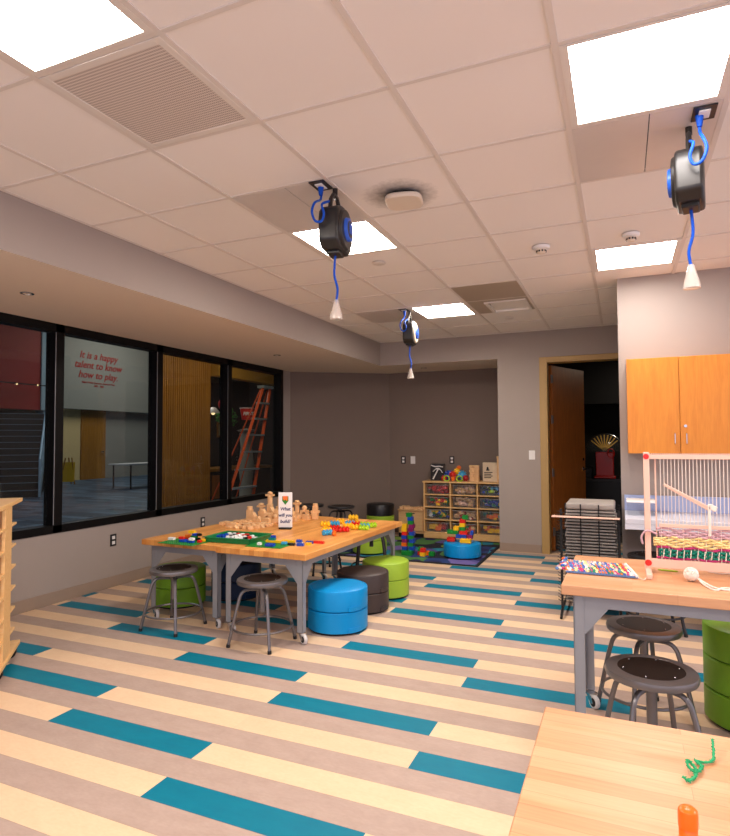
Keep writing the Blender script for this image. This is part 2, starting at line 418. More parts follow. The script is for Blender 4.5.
# back wall with door opening
DX0, DX1, DZ = -.865, .10, 2.40
m = MB().bb((XN, YB, 0), (DX0, YB + .15, 3.1)).bb((DX0, YB, DZ), (DX1, YB + .15, 3.1)).bb((DX1, YB, 0), (XR, YB + .15, 3.1)).bb((XN, YB + .14, 0), (XN + .12, YN + .02, 3.1))
struct(m.build('wall_back', 'wall', smooth=False))
struct(MB().bb((XN + .0, YB - .012, 0), (DX0 - .08, YB, .105)).build('baseboard_back', 'base', bev=.003))
# soffit: box along the left wall, box over the niche
m = MB().bb((XL, YF, ZS), (XS, YN + .05, ZC + .3), 0).bb((XS, YB, ZS), (XN + .001, YN + .05, ZC + .3), 0)
o = struct(m.build('trim_2', ['soffit', 'wall'], smooth=False))
for p in o.data.polygons:
    if abs(p.normal.z) < .5: p.material_index = 1
# wall block at right with the cabinets
struct(MB().bb((-.012, 5.5, 0), (XR, 5.62, 3.1)).bb((-.012, 5.62, 0), (.10, YB, 3.1)).build('wall_right_block', 'wall', smooth=False))

# window 1: frame, mullions, panes
m = MB()
fx0, fx1 = XL - .11, XL + .012
m.bb((fx0, WY0, WZ0 - .005), (fx1, WY1, WZ0 + .065)); m.bb((fx0, WY0, ZS - .075), (fx1, WY1, ZS))
m.bb((fx0, WY1 - .075, WZ0), (fx1, WY1, ZS)); m.bb((fx0, WY0, WZ0), (fx1, WY0 + .07, ZS))
for y in (1.2, 2.45, 3.735, 4.985, 6.235): m.bb((fx0, y - .047, WZ0), (fx1, y + .047, ZS))
win = struct(m.build('window_1', 'black_frame', bev=.003))
for i, (y0, y1) in enumerate(((.37, 1.153), (1.247, 2.403), (2.497, 3.688), (3.782, 4.938), (5.032, 6.188), (6.282, 7.465))):
    MB().bb((XL - .065, y0, WZ0 + .065), (XL - .057, y1, ZS - .075)).build('window_pane', 'glass', win, smooth=False)
m = MB()
for y in (3.69, 4.94, 6.19):
    m.bb((XL + .012, y - .002, WZ0 + .07), (XL + .015, y + .004, ZS - .08))
m.build('glazing_bead', 'steel', win, smooth=False)

# door frame (tan hollow metal), leaf swung into the store room
m = MB()
m.bb((DX0 - .075, YB - .02, 0), (DX0 + .02, YB + .17, DZ + .06)); m.bb((DX0 + .02, YB - .02, DZ - .01), (DX1 + .1, YB + .17, DZ + .06))
fr = struct(m.build('door_1', 'doorframe', bev=.004))
lf = MB().bb((0, -.022, .01), (.045, .022, 2.375)).bb((.045, -.022, .01), (.91, .022, 2.375)).build('door_leaf', 'door', fr, bev=.003, loc=(DX0 + .035, YB + .19, 0), rz=rad(68))
MB().cyl((.85, -.02, 1.02), (.85, -.07, 1.02), .012).tube([(.85, -.065, 1.02), (.80, -.068, 1.02), (.73, -.066, 1.02)], .009).cyl((.85, -.024, 1.02), (.85, -.018, 1.02), .028).cyl((.85, -.024, 1.15), (.85, -.018, 1.15), .022).build('door_handle', 'chrome', lf)
for z in (2.2, 1.68, 1.0, .25):
    MB().cyl((-.008, -.02, z - .055), (-.008, -.02, z + .055), .009).bb((-.004, -.026, z - .05), (.03, -.021, z + .05)).build('hinge', 'stool', lf)
MB().bb((.03, -.026, .02), (.88, -.0225, .26)).build('kick_plate', 'stool_dark', lf)

# ------------------------------------------------------------------ store room behind the door
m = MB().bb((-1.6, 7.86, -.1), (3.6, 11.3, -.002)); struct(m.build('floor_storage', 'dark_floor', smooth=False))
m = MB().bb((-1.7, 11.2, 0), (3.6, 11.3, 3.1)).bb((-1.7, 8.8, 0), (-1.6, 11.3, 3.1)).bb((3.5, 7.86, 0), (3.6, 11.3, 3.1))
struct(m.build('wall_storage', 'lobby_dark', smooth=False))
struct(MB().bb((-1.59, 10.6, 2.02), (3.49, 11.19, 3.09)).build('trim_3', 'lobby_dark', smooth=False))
t = thing('storage_counter', 'long dark counter at the back of the dim room beyond the open door', 'counter', (.3, 10.6, 0))
MB().bb((-1.2, 0, .72), (1.8, .58, .77)).build('countertop', 'stool_dark', t, bev=.004); MB().bb((-1.15, .1, 0), (1.75, .56, .719)).build('body', 'black', t)
t = thing('toy_machine', 'red machine with gold foil fan under a clear dome on the dark back counter', 'toy machine', (-.27, 10.75, .771))
MB().bb((-.17, -.12, 0), (.17, .12, .04)).bb((-.14, -.1, .04), (.14, .1, .44)).build('base', 'p_red', t, bev=.01)
m = MB()
for i in range(9):
    a = rad(-50 + i * 12.5); m.box((.14 * math.sin(a), -.02, .46 + .14 * math.cos(a)), (.018, .01, .26), ry=a)
m.build('foil_fan', 'gold', t)
MB().lathe([(.30 * math.cos(rad(q)), .30 * math.sin(rad(q))) for q in range(0, 91, 9)][:-1] + [(0, .30)], (0, 0, .45), 28).build('clear_dome', 'bin', t)
MB().tube([(.302 * math.cos(rad(q)), -.01, .45 + .302 * math.sin(rad(q))) for q in range(0, 181, 12)], .006, 6).build('dome_rim', 'chrome', t)
MB().tube([(.10 + .05 * math.cos(rad(q)), -.13, .42 + .075 * math.sin(rad(q))) for q in range(0, 360, 20)], .012, 6, True).build('hand_crank', 'p_red', t)
tag(MB().bb((.02, 9.72, 0), (.075, 9.78, 1.06)).bb((-.10, 9.6, -.0), (.2, 9.9, .03)).build('stanchion', 'stool_dark', bev=.004), 'thin dark upright post on a flat foot in front of the red machine', 'post')
for i, (x, h, mt, lb) in enumerate(((-.66, .11, 'black', 'low black case on the back counter beside the open door leaf'), (-.53, .17, 'stool_dark', 'taller charcoal case on the back counter left of the red machine'))):
    tag(MB().bb((x - .055, 10.75, .771), (x + .055, 10.95, .771 + h)).bb((x - .02, 10.74, .771 + h * .4), (x + .02, 10.75, .771 + h * .6)).build('equipment_case', mt, bev=.008), lb, 'case')

# ------------------------------------------------------------------ lobby behind the window
struct(MB().bb((-19.5, -4, -.1), (-4.751, 21, -.002)).build('floor_lobby', 'carpet', smooth=False))
struct(MB().bb((-19.5, -4, 6.5), (-4.62, 21, 6.6)).build('ceiling_lobby', 'lobby_dark', smooth=False))
m = MB().bb((-19.6, -4, 0), (-19.5, 21, 6.5)).bb((-19.6, 20.9, 0), (-4.0, 21, 6.5)).bb((-19.6, -4.1, 0), (-4.75, -4, 6.5)).bb((-4.61, 8.9, 0), (-4.5, 21, 6.5))
struct(m.build('wall_lobby', 'lobby_dark', smooth=False))
struct(MB().bb((-18.9, -4, 2.55), (-18.5, 14.27, 6.5)).build('wall_lobby_red', 'red_wall', smooth=False))
struct(MB().bb((-18.9, 14.27, 2.55), (-18.45, 14.95, 6.5)).bb((-18.9, 14.4, 0), (-18.5, 14.9, 2.55)).build('wall_lobby_pale', 'lobby_blue', smooth=False))
struct(MB().bb((-18.9, 14.95, 2.66), (-18.5, 20.9, 6.5)).build('wall_lobby_header', 'lobby_grey', smooth=False))
struct(MB().bb((-18.95, 17.3, 0), (-18.85, 20.9, 2.66)).build('wall_lobby_recess', 'lobby_grey', smooth=False))
struct(MB().bb((-18.95, 14.9, 0), (-18.85, 16.25, 2.66)).build('wall_lobby_beige', 'beige_wall', smooth=False))
q = struct(MB().bb((-18.9, 16.25, 0), (-18.8, 17.4, 2.655)).build('door_2', 'slat', smooth=False))
MB().cyl((-18.8, 17.25, 1.05), (-18.73, 17.25, 1.05), .03).bb((-18.75, 17.1, 1.03), (-18.72, 17.27, 1.07)).build('door_handle', 'chrome', q)
# quotation on the header wall
tx = thing('wall_quote', 'red lettered quotation on the grey lobby wall seen through the window', 'lettering', (-18.49, 16.85, 3.7))
for i, (s, z, y) in enumerate((('It is a happy', .90, 0), ('talent to know', .53, 0), ('how to play.', .16, .0))):
    q = text_mesh(s, .375, 'text_red', 'letters', tx, .004, .25, .004); q.rotation_euler = (PI / 2, 0, PI / 2); q.location = (0, y - .1, z)
for s_, z_ in (('Ralph Waldo Emerson, American Poet', -.04), ('1803 - 1882', -.16)):
    q = text_mesh(s_, .10, 'text_red', 'letters', tx, .003, .2, .001); q.rotation_euler = (PI / 2, 0, PI / 2); q.location = (0, -.1, z_)

# stair up to the red wall
t = thing('staircase', 'wide dark staircase with pale nosings rising towards the red lobby wall', 'stairs', (-13.95, 10.75, 0), rad(139))
NS = 13; RI, TR = .178, .29
m = MB(); n_ = MB()
for k in range(NS):
    m.bb((k * TR, 0, 0), (NS * TR + .4, 3.4, (k + 1) * RI))
    n_.bb((k * TR - .02, 0, (k + 1) * RI), (k * TR + .035, 3.4, (k + 1) * RI + .012))
m.build('steps', 'tread', t, smooth=False); n_.build('nosings', 'nosing', t, smooth=False)
m = MB().prism([(-.1, 0), (NS * TR + .3, NS * RI - .05), (NS * TR + .3, NS * RI + .25), (-.1, .3)], Matrix(((1, 0, 0, 0), (0, 0, -1, 0), (0, 1, 0, 0), (0, 0, 0, 1))), .06)
m.build('stringer', 'lobby_blue', t, smooth=False)
m = MB().tube([(-.15, -.03, .02), (-.15, -.03, .98), (NS * TR, -.03, NS * RI + .95)], .028, 8)
for k in range(1, 7): m.cyl((k * .56, -.03, k * .56 / TR * RI), (k * .56, -.03, k * .56 / TR * RI + .96), .016)
for hh in (.35, .6): m.tube([(-.15, -.03, hh), (NS * TR, -.03, NS * RI + hh)], .012, 6)
m.build('handrail', 'rail', t)
t = thing('wall_rail', 'thin dark display rail with two small lamps across the red lobby wall', 'rail', (-18.2, 12.8, 3.35))
MB().bb((0, -3, 0), (.05, 1.4, .04)).build('bar', 'black', t); MB().ball((.03, .35, 0), .03).build('lamp', 'bulb', t); MB().ball((.03, 1.1, .02), .03).build('lamp', 'bulb', t)
# easel sign, lobby table
t = thing('easel_sign', 'small tilted poster board on an easel by the beige lobby wall', 'sign', (-17.2, 14.35, 0), rad(35))
MB().box((0, 0, .42), (.42, .03, .66), rx=rad(-8)).build('board', 'p_yellow', t); MB().cyl((-.22, -.03, 0), (-.1, .05, .9), .02).cyl((.22, -.03, 0), (.1, .05, .9), .02).cyl((0, .4, 0), (0, .06, .9), .02).build('easel', 'slat', t)
t = thing('lobby_table', 'white topped table in the lobby by the far grey wall', 'table', (-14, 14.5, 0))
MB().bb((-.4, -1.05, .72), (.4, .8, .76)).build('table_top', 'white', t, bev=.005)
for sx in (-.35, .35):
    for sy in (-.9, .7): MB().cyl((sx, sy, 0), (sx, sy, .72), .025).build('leg', 'black', t)
tag(MB().lathe([(0, 0), (.09, 0), (.12, .05), (.1, .12), (0, .13)], (-13.9, 14.75, .76), 12).build('green_bowl', 'leaf'), 'small dark green bowl on the white lobby table', 'bowl')
# slatted wood wall and ochre soffit
m = MB()
YS0, YS1, XW = 7.46, 8.75, -6.9
yy = YS0
while yy < YS1:
    m.bb((XW - .02, yy, 0), (XW + .022, yy + .036, 3.05)); yy += .052
m.bb((XW - .12, YS0, 0), (XW - .02, YS1, 3.05))
struct(m.build('wall_slats', 'slat', smooth=False))
struct(MB().bb((-8.4, 9.3, 3.05), (-6.7, 13, 3.4)).bb((-6.9, YS1, 2.62), (-6.7, 13, 3.05)).build('trim_4', 'amber', smooth=False))
struct(MB().bb((-9.4, 10.5, 0), (-9.3, 14, 3.3)).bb((-9.4, 13.5, 0), (-4.7, 13.6, 3.3)).build('wall_display', 'lobby_dark', smooth=False))
# ladder
t = thing('step_ladder', 'orange fibreglass step ladder with aluminium steps standing behind the last window pane', 'ladder', (-6.25, 9.05, 0))
def rail_pts(s):
    return (Vector((.25, -1.22, 0)), Vector((-.13, .66, 2.46))) if s < 0 else (Vector((.25, -.36, 0)), Vector((-.13, .90, 2.46)))
for s in (-1, 1):
    b, tp = rail_pts(s); MB().tube([b, tp], .030, 4).build('side_rail', 'ladder', t)
for k in range(1, 8):
    f = k / 8; p0 = rail_pts(-1)[0].lerp(rail_pts(-1)[1], f); p1 = rail_pts(1)[0].lerp(rail_pts(1)[1], f); p1.z = p0.z
    d_ = p1 - p0
    MB().box((p0 + p1) / 2, (.10, d_.length, .03), rz=math.atan2(d_.y, d_.x) - PI / 2).build('step', 'alu', t)
for s in (-1, 1):
    b, tp = rail_pts(s); MB().tube([b + Vector((-1.3, 1.3, 0)), tp + Vector((-.06, 0, -.03))], .016, 4).build('rear_leg', 'ladder', t)
MB().box((-.15, .78, 2.48), (.16, .34, .05)).build('top_cap', 'alu', t)
# display clutter
t = thing('snack_bucket', 'red bucket with a white word band hanging by the orange ladder', 'bucket', (-6.85, 9.85, 1.85))
MB().lathe([(0, 0), (.10, 0), (.14, .24), (.13, .24), (.09, .02), (0, .02)], seg=20).build('pail', 'p_red', t); MB().tube([(.142 * math.cos(a), .142 * math.sin(a), .23) for a in [i * PI / 10 for i in range(20)]], .008, 6, True).build('rim', 'white', t)
q = text_mesh('FIRST', .085, 'white', 'band_lettering', t, .003, .2, .003); q.rotation_euler = (PI / 2, 0, rad(45)); q.location = (.10, -.10, .09)
t = thing('hanging_lamp', 'small white dome lamp hanging above the dim display counter', 'lamp', (-7.6, 9.75, 2.0))
MB().lathe([(.02, .12), (.05, .11), (.12, .03), (.13, 0), (.10, .01), (0, .05)], seg=20).build('shade', 'white', t); MB().cyl((0, 0, .11), (0, 0, 1.0), .006).build('wire', 'black', t); MB().ball((0, 0, .0), .04).build('bulb', 'bulb', t)
t = thing('framed_panel', 'small lit amber picture on the dim display wall', 'picture', (-9.28, 12.25, 1.55), 0)
MB().bb((0, -.2, -.02), (.03, .2, .35)).build('frame', 'slat', t); MB().bb((.03, -.16, .02), (.035, .16, .31)).build('picture', 'beige_wall', t)
def bush(name, label, loc, r, n, mat='leaf'):
    t = thing(name, label, 'plant', loc); m = MB()
    for i in range(n):
        p = Vector((random.gauss(0, 1), random.gauss(0, 1), random.gauss(0, 1))); p = p.normalized() * r * random.uniform(.3, 1)
        m.box(p, (.07, .025, .004), random.uniform(0, 6), random.uniform(-1, 1), random.uniform(-1, 1))
    m.build('foliage', mat, t); m = MB()
    for i in range(6): m.tube([(0, 0, -r * 1.2), (random.uniform(-r, r) * .5, random.uniform(-r, r) * .5, 0)], .008, 5)
    m.build('stems', 'door', t); return t
bush('hanging_plant', 'leafy green plant hanging beside the small dome lamp', (-7.9, 10.6, 1.95), .26, 220)
t = thing('display_counter', 'low brown display counter behind the last two window panes', 'counter', (-8.3, 10.9, 0))
MB().bb((-.35, -1.6, .78), (.35, 1.6, .84)).build('top', 'slat', t); MB().bb((-.32, -1.55, 0), (.32, 1.55, .779)).build('body', 'tread', t)
MB().bb((.325, -.7, .2), (.33, -.1, .7)).build('door', 'door', t)
t = thing('column_display', 'pale bulging column standing behind the orange ladder', 'column', (-7.35, 10.55, 0))
MB().lathe([(0, 0), (.2, 0), (.16, .1), (.13, .6), (.17, .9), (.12, 1.3), (.15, 1.6), (0, 1.62)], seg=20).build('shaft', 'lobby_grey', t); MB().lathe([(.16, 1.62), (.2, 1.66), (0, 1.70)], seg=20).build('capital', 'lobby_grey', t)
tag(MB().ball((-7.2, 9.5, 2.15), .07, (1, 1, 1.5)).ball((-7.2, 9.56, 2.02), .06).build('ornament', 'p_red'), 'red and white ornament hanging left of the red bucket', 'ornament')

# ================================================================== CEILING THINGS
def troffer(a, r, label, cool=False):
    t = thing('ceiling_light', label, 'ceiling light', (gx(a + .5), gy(r + .5), ZC), 0, None)
    h = .305; e = .03
    m = MB()
    for sx in (-1, 1):
        m.bb((sx * (h - .012), -h + .012, -.001), (sx * (h - .012 - e), h - .012, .03)); m; m.bb((-h + .012 + e, sx * (h - .012), -.001), (h - .012 - e, sx * (h - .012 - .014), .03))
    m.build('frame', 'tframe', t)
    w_, hh, H_ = h - .012 - e, h - .026, .085
    pts = [(w_ * math.cos(q), .0 + H_ * math.sin(q)) for q in [i * PI / 14 for i in range(15)]]
    m = MB(); lo = [m.bm.verts.new((x, -hh, z)) for x, z in pts]; hi = [m.bm.verts.new((x, hh, z)) for x, z in pts]
    for i in range(14): m.bm.faces.new((lo[i], lo[i + 1], hi[i + 1], hi[i]))
    m.build('diffuser', 'lens_cool' if cool else 'lens', t)
    for s in (-1, 1): MB().prism(pts, Matrix(((1, 0, 0, 0), (0, 0, 1, s * hh - .001), (0, 1, 0, 0), (0, 0, 0, 1))), .002).build('end_plate', 'lens_end', t)
    return t
troffer(-1, -1, 'square recessed ceiling light in the top left corner of the view')
troffer(-1, 3, 'square recessed ceiling light just behind the middle black cord reel')
troffer(-1, 7, 'small far square ceiling light nearest the back wall')
troffer(2, 1, 'large bright square ceiling light at the top right above the right reel', True)
troffer(2, 5, 'square ceiling light in front of the right hand wall block', True)
for a, r in ((2, -3), (5, 1), (5, -3), (-1, -5)):  # unseen troffers added on the same grid as fill for the room
    troffer(a, r, 'added square recessed ceiling light out of view beyond the near edge' if r < 0 else 'added square recessed ceiling light out of view to the right', True)['group'] = 'added ceiling lights out of view'
# perforated return grille
t = thing('return_grille', 'square perforated metal air return beside the top left light', 'vent', (gx(-.5), gy(.5), ZC))
m = MB()
for s in (-1, 1): m.bb((s * .293, -.293, -.001), (s * .262, .293, .012)).bb((-.262, s * .293, -.001), (.262, s * .262, .012))
m.build('frame', 'tframe', t, bev=.002); MB().bb((-.262, -.262, .001), (.262, .262, .008)).build('perforated_plate', 'grille', t, smooth=False)
# metal panels
def panel(a, r, label, mat='panel', seam=None, cut=None):
    t = thing('ceiling_panel', label, 'ceiling panel', (gx(a + .5), gy(r + .5), ZC))
    m = MB()
    if cut:
        x0, x1, y0, y1 = cut; H = .293
        m.bb((-H, -H, .001), (x0, H, .012)).bb((x1, -H, .001), (H, H, .012)).bb((x0, -H, .001), (x1, y0, .012)).bb((x0, y1, .001), (x1, H, .012))
    elif seam is not None: m.bb((-.293, -.293, .001), (seam - .002, .293, .012)).bb((seam + .002, -.293, .001), (.293, .293, .012))
    else: m.bb((-.293, -.293, .001), (.293, .293, .012))
    m.build('plate', mat, t, bev=.001)
    return t
panel(-1, 2, 'smooth white metal ceiling panel carrying the middle cord reel', seam=.05)
panel(2, 2, 'smooth white metal ceiling panel carrying the right cord reel', seam=.02)
panel(-2, 7, 'smooth metal ceiling panel carrying the farthest cord reel', seam=.02)
panel(0, 6, 'plain taupe ceiling panel in front of the slot diffuser', 'panel_dark')
t = panel(0, 7, 'taupe ceiling panel with a recessed rectangular slot diffuser', 'panel_dark', cut=(-.12, .25, -.2, .24))
m = MB().bb((-.14, -.22, -.012), (-.11, .26, .01)).bb((.24, -.22, -.012), (.27, .26, .01)).bb((-.11, -.22, -.012), (.24, -.19, .01)).bb((-.11, .23, -.012), (.24, .26, .01)); m.build('diffuser_rim', 'tframe', t, bev=.002)
MB().box((.065, .03, .03), (.37, .42, .006), rx=rad(-5)).build('diffuser_blade', 'tframe', t); MB().bb((-.13, -.2, .05), (.26, .25, .06)).build('diffuser_throat', 'black', t)

# cord reels ------------------------------------------------
def cord_reel(label, loc, rz, outlet, face='reel'):
    """loc = top hook under the ceiling, local +X = face with the badge"""
    t = thing('cord_reel', label, 'cord reel', loc, rz)
    # body: rounded D outline in local YZ
    R = .135
    pts = [(-R * .93, -.265), (-R * .95, -.15)] + [(R * math.cos(q), -.15 + R * .72 * math.sin(q)) for q in [PI - .5 - i * (PI - 1.0) / 8 for i in range(9)]] + [(R * .95, -.15), (R * .93, -.265), (R * .6, -.30), (-R * .6, -.30)]
    mt = Matrix(((0, 0, 1, -.055), (1, 0, 0, 0), (0, 1, 0, 0), (0, 0, 0, 1)))
    MB().prism(pts, mt, .11).build('body', 'reel', t, bev=.014, seg=3)
    MB().cyl((.05, 0, -.18), (.070, 0, -.18), .114, .104, 32).build('side_cover', face, t, bev=.004)
    MB().cyl((.066, 0, -.18), (.086, 0, -.18), .066, .060, 28).build('badge', 'disc', t, bev=.003); MB().cyl((.085, 0, -.18), (.0875, 0, -.18), .046, .046, 28).build('badge_centre', 'reel', t); MB().bb((.087, -.02, -.205), (.0895, .02, -.15)).build('badge_print', 'disc', t)
    m = MB().tube([(0, -.085, -.085), (0, -.07, -.03), (0, -.03, .012), (0, .03, .012), (.0, .07, -.03), (0, .085, -.085)], .012, 6).cyl((0, 0, .02), (0, 0, .055), .014)
    m.build('hanger', 'reel', t)
    MB().ball((0, -.055, -.025), .012).build('hanger_bolt', 'chrome', t)
    MB().bb((-.035, -.05, -.318), (.035, .05, -.295)).build('cord_guide', 'reel', t, bev=.006)
    # loop of cord from the ceiling outlet to the body
    ox, oy = outlet
    d = 1 if math.cos(rz) > 0 else -1          # towards the room's near side
    f = -.165 * d
    P = [Vector((ox, oy, .05)), Vector((ox, oy, -.02)), Vector((-.058, f, -.08)), Vector((-.070, f - .01 * d, -.13)), Vector((-.052, f - .012 * d, -.18)), Vector((-.022, f, -.182)), Vector((-.008, f, -.145)), Vector((-.022, f + .01 * d, -.09)), Vector((-.01, -.10 * d, -.055)), Vector((0, -.05 * d, -.03))]
    def cr(P, n=6):
        out = []
        for i in range(len(P) - 1):
            p0, p1, p2, p3 = P[max(i - 1, 0)], P[i], P[i + 1], P[min(i + 2, len(P) - 1)]
            for k in range(n):
                u = k / n; out.append(.5 * ((2 * p1) + (p2 - p0) * u + (2 * p0 - 5 * p1 + 4 * p2 - p3) * u * u + (3 * p1 - p0 - 3 * p2 + p3) * u ** 3))
        return out + [P[-1]]
    MB().tube(cr(P), .0065, 8).cyl((ox, oy, .055), (ox, oy, .0), .018, .010).build('supply_cord', 'cord', t)
    MB().tube(cr([Vector((0, 0, -.31)), Vector((-.006, 0, -.42)), Vector((.012, 0, -.50)), Vector((.004, 0, -.57))]), .0065, 8).build('drop_cord', 'cord', t)
    MB().lathe([(.012, 0), (.016, -.02), (.034, -.085), (.036, -.105), (0, -.108)], (.004, 0, -.56), 12).build('clear_plug', 'clear', t)
    return t
def cr_pts(P, n=6, closed=False):
    P = [Vector(p) for p in P]; out = []
    for i in range(len(P) - 1):
        p0, p1, p2, p3 = P[max(i - 1, 0)], P[i], P[i + 1], P[min(i + 2, len(P) - 1)]
        for k in range(n):
            u = k / n; out.append(.5 * ((2 * p1) + (p2 - p0) * u + (2 * p0 - 5 * p1 + 4 * p2 - p3) * u * u + (3 * p1 - p0 - 3 * p2 + p3) * u ** 3))
    return out + [P[-1]]
def outlet_plate(x, y, label):
    t = thing('ceiling_outlet', label, 'outlet', (x, y, ZC - .0005))
    MB().bb((-.045, -.06, -.006), (.045, .06, .0)).build('cover_plate', 'stool_dark', t, bev=.002); MB().bb((-.022, -.035, -.012), (.022, .035, -.005)).build('socket', 'white', t, bev=.003)
outlet_plate(-1.463, 2.784, 'dark plated socket in the ceiling above the middle reel')
outlet_plate(.347, 2.815, 'dark plated socket in the ceiling above the right reel')
outlet_plate(-2.085, 5.845, 'dark plated socket in the ceiling above the farthest reel')
cord_reel('black cord reel with blue badge hanging in the middle of the ceiling', (-1.415, 2.86, ZC - .055), rad(8), (-.06, -.065))
cord_reel('black cord reel hanging at the right with its blue badge facing left', (.30, 2.93, ZC - .055), rad(172), (-.045, .10))
cord_reel('farthest cord reel with glare-pale cover near the back wall', (-2.05, 5.93, ZC - .055), rad(8), (-.04, -.08), 'reel_glare')

# access point, detectors, speakers, downlights
t = thing('access_point', 'white rounded access point on the ceiling with soot around it', 'access point', (-1.10, 3.10, ZC), rad(12))
pr_ = [(.105 * math.copysign(abs(math.cos(q)) ** .6, math.cos(q)), .105 * math.copysign(abs(math.sin(q)) ** .6, math.sin(q))) for q in [i * PI / 16 for i in range(32)]]
MB().prism(pr_, Matrix.Translation((0, 0, -.045)), .028).build('housing', 'ivory', t, bev=.010, seg=3); MB().prism([(x * .7, y * .7) for x, y in pr_], Matrix.Translation((0, 0, -.017)), .017).build('mount', 'black', t)
def detector(x, y, r, label, head=True):
    t = thing('smoke_detector', label, 'detector', (x, y, ZC))
    MB().lathe([(0, 0), (r, 0), (r, -.012), (r * .9, -.02), (r * .6, -.024), (0, -.024)], seg=28).build('base', 'white', t)
    MB().lathe([(r * .55, -.02), (r * .55, -.04), (r * .4, -.05), (0, -.052)], seg=24).build('sensor_head', 'ivory', t)
    m = MB()
    for k in range(10): a = k * PI / 5; m.box((r * .555 * math.cos(a), r * .555 * math.sin(a), -.036), (.004, .012, .012), rz=a)
    m.build('slots', 'black', t)
detector(-.5, 4.33, .062, 'white round smoke detector left of the right square light')
detector(.084, 4.31, .055, 'white round smoke detector just before the right wall block light')
for x, y, lb in ((-1.704, 4.209, 'flat pale round ceiling cover between the middle reel and the far light'), (-1.142, 6.729, 'flat pale round ceiling cover beyond the slot diffuser')):
    tag(MB().lathe([(0, 0), (.05, 0), (.052, -.004), (.045, -.008), (0, -.009)], (x, y, ZC), 24).build('ceiling_cover', 'tee'), lb, 'ceiling cover')
for x, y, lb in ((-3.845, 2.848, 'nearest small round downlight in the low soffit'), (-3.857, 6.176, 'farther small round downlight in the low soffit above the window'), (-2.62, 8.18, 'small round downlight in the soffit over the play niche')):
    t = thing('downlight', lb, 'downlight', (x, y, ZS))
    MB().lathe([(.03, 0), (.045, 0), (.046, -.005), (.032, -.006), (.03, 0)], seg=24).build('rim', 'chrome', t); MB().lathe([(0, -.001), (.031, -.001), (.031, -.003), (0, -.003)], seg=20).build('lens', 'ivory', t)

# wall plates
def wallplate(label, loc, rz, dark, kind='outlet'):
    t = thing('wall_' + kind, label, kind, loc, rz)      # local -Y faces the room
    MB().bb((-.037, -.007, -.058), (.037, 0, .058)).build('plate', 'stool_dark' if dark else 'white', t, bev=.002)
    if kind == 'outlet':
        for z in (-.025, .025): MB().bb((-.018, -.011, z - .016), (.018, -.006, z + .016)).build('socket', 'white', t, bev=.003)
    else: MB().bb((-.012, -.012, -.022), (.012, -.006, .022)).build('toggle', 'white', t, bev=.002)
wallplate('dark plated socket low on the left wall under the lettered pane', (XL, 4.372, .454), rad(90), True)
wallplate('dark plated socket low on the left wall behind the block table', (XL, 5.726, .459), rad(90), True)
wallplate('dark plated socket at left on the niche wall', (-3.112, YN, 1.12), 0, True)
wallplate('white blank plate on the niche wall right of the dark socket', (-2.957, YN, 1.12), 0, False, 'switch')
wallplate('dark plated socket on the niche wall above the bin shelf', (-2.341, YN, 1.125), 0, True)
wallplate('white light switch beside the tan door frame', (-1.045, YB, 1.228), 0, False, 'switch')

# ================================================================== FURNITURE
def caster(parent, x, y, ang):
    f = MB(); f.bb((-.026, -.026, .068), (.026, .026, .076)); 
    for s in (-1, 1): f.prism([(-.016, .070), (.020, .070), (.040, .032), (.022, .024)], Matrix(((1, 0, 0, 0), (0, 0, 1, s * .017 - .0015), (0, 1, 0, 0), (0, 0, 0, 1))), .003)
    fo = f.build('caster', 'chrome', parent, loc=(x, y, 0), rz=ang)
    w_ = MB().cyl((.03, -.012, .034), (.03, .012, .034), .034, seg=24).build('wheel_tread', 'white_rubber', fo, bev=.005)
    MB().cyl((.03, -.0135, .034), (.03, .0135, .034), .022, seg=20).build('wheel_hub', 'rubber', fo)
def work_table(label, loc, rz, L, W, top='butcher', H=.635, TH=.044, group=None, over=.055, casters=True):
    t = thing('work_table', label, 'table', loc, rz, group)
    MB().bb((-L / 2, -W / 2, H - TH), (L / 2, W / 2, H)).build('tabletop', top, t, bev=.004)
    lx, ly = L / 2 - over, W / 2 - over; z1 = H - TH
    m = MB()
    for s in (-1, 1):
        m.bb((-lx + .05, s * ly, z1 - .055), (lx - .05, s * (ly - .003), z1)); m.bb((s * lx, -ly + .05, z1 - .055), (s * (lx - .003), ly - .05, z1))
        m.bb((-lx + .05, s * ly, z1 - .004), (lx - .05, s * (ly - .03), z1))
    m.build('apron', 'steel', t)
    for sx in (-1, 1):
        for sy in (-1, 1):
            m = MB(); x, y = sx * lx, sy * ly; wd = .045
            m.bb((x, y, .078), (x - sx * wd, y - sy * .004, z1)); m.bb((x, y, .078), (x - sx * .004, y - sy * wd, z1))
            g = .105; gz = .15
            # gusset plates at the top of each flange
            px = [(x, z1), (x - sx * (wd + g), z1), (x - sx * (wd + g), z1 - .05), (x - sx * wd, z1 - gz - .03), (x, z1 - gz - .03)]
            m.prism(px, Matrix(((1, 0, 0, 0), (0, 0, 1, y - (.006 if sy > 0 else -.003)), (0, 1, 0, 0), (0, 0, 0, 1))), .003)
            py = [(y, z1), (y - sy * (wd + g), z1), (y - sy * (wd + g), z1 - .05), (y - sy * wd, z1 - gz - .03), (y, z1 - gz - .03)]
            m.prism(py, Matrix(((0, 0, 1, x - (.006 if sx > 0 else -.003)), (1, 0, 0, 0), (0, 1, 0, 0), (0, 0, 0, 1))), .003)
            m.build('leg', 'steel', t, smooth=False)
            caster(t, x - sx * .024, y - sy * .024, -rz + rad(-35) + random.uniform(-.4, .4))
    return t
TR_ = rad(-1.4)
ZR = .78                 # the two right hand tables are taller
KR = (EYE - ZR) / (EYE - .635)
work_table('butcher block table beside the blue, charcoal and lime poufs', (-2.378, 4.515, 0), rad(90) + TR_, 1.83, .775)
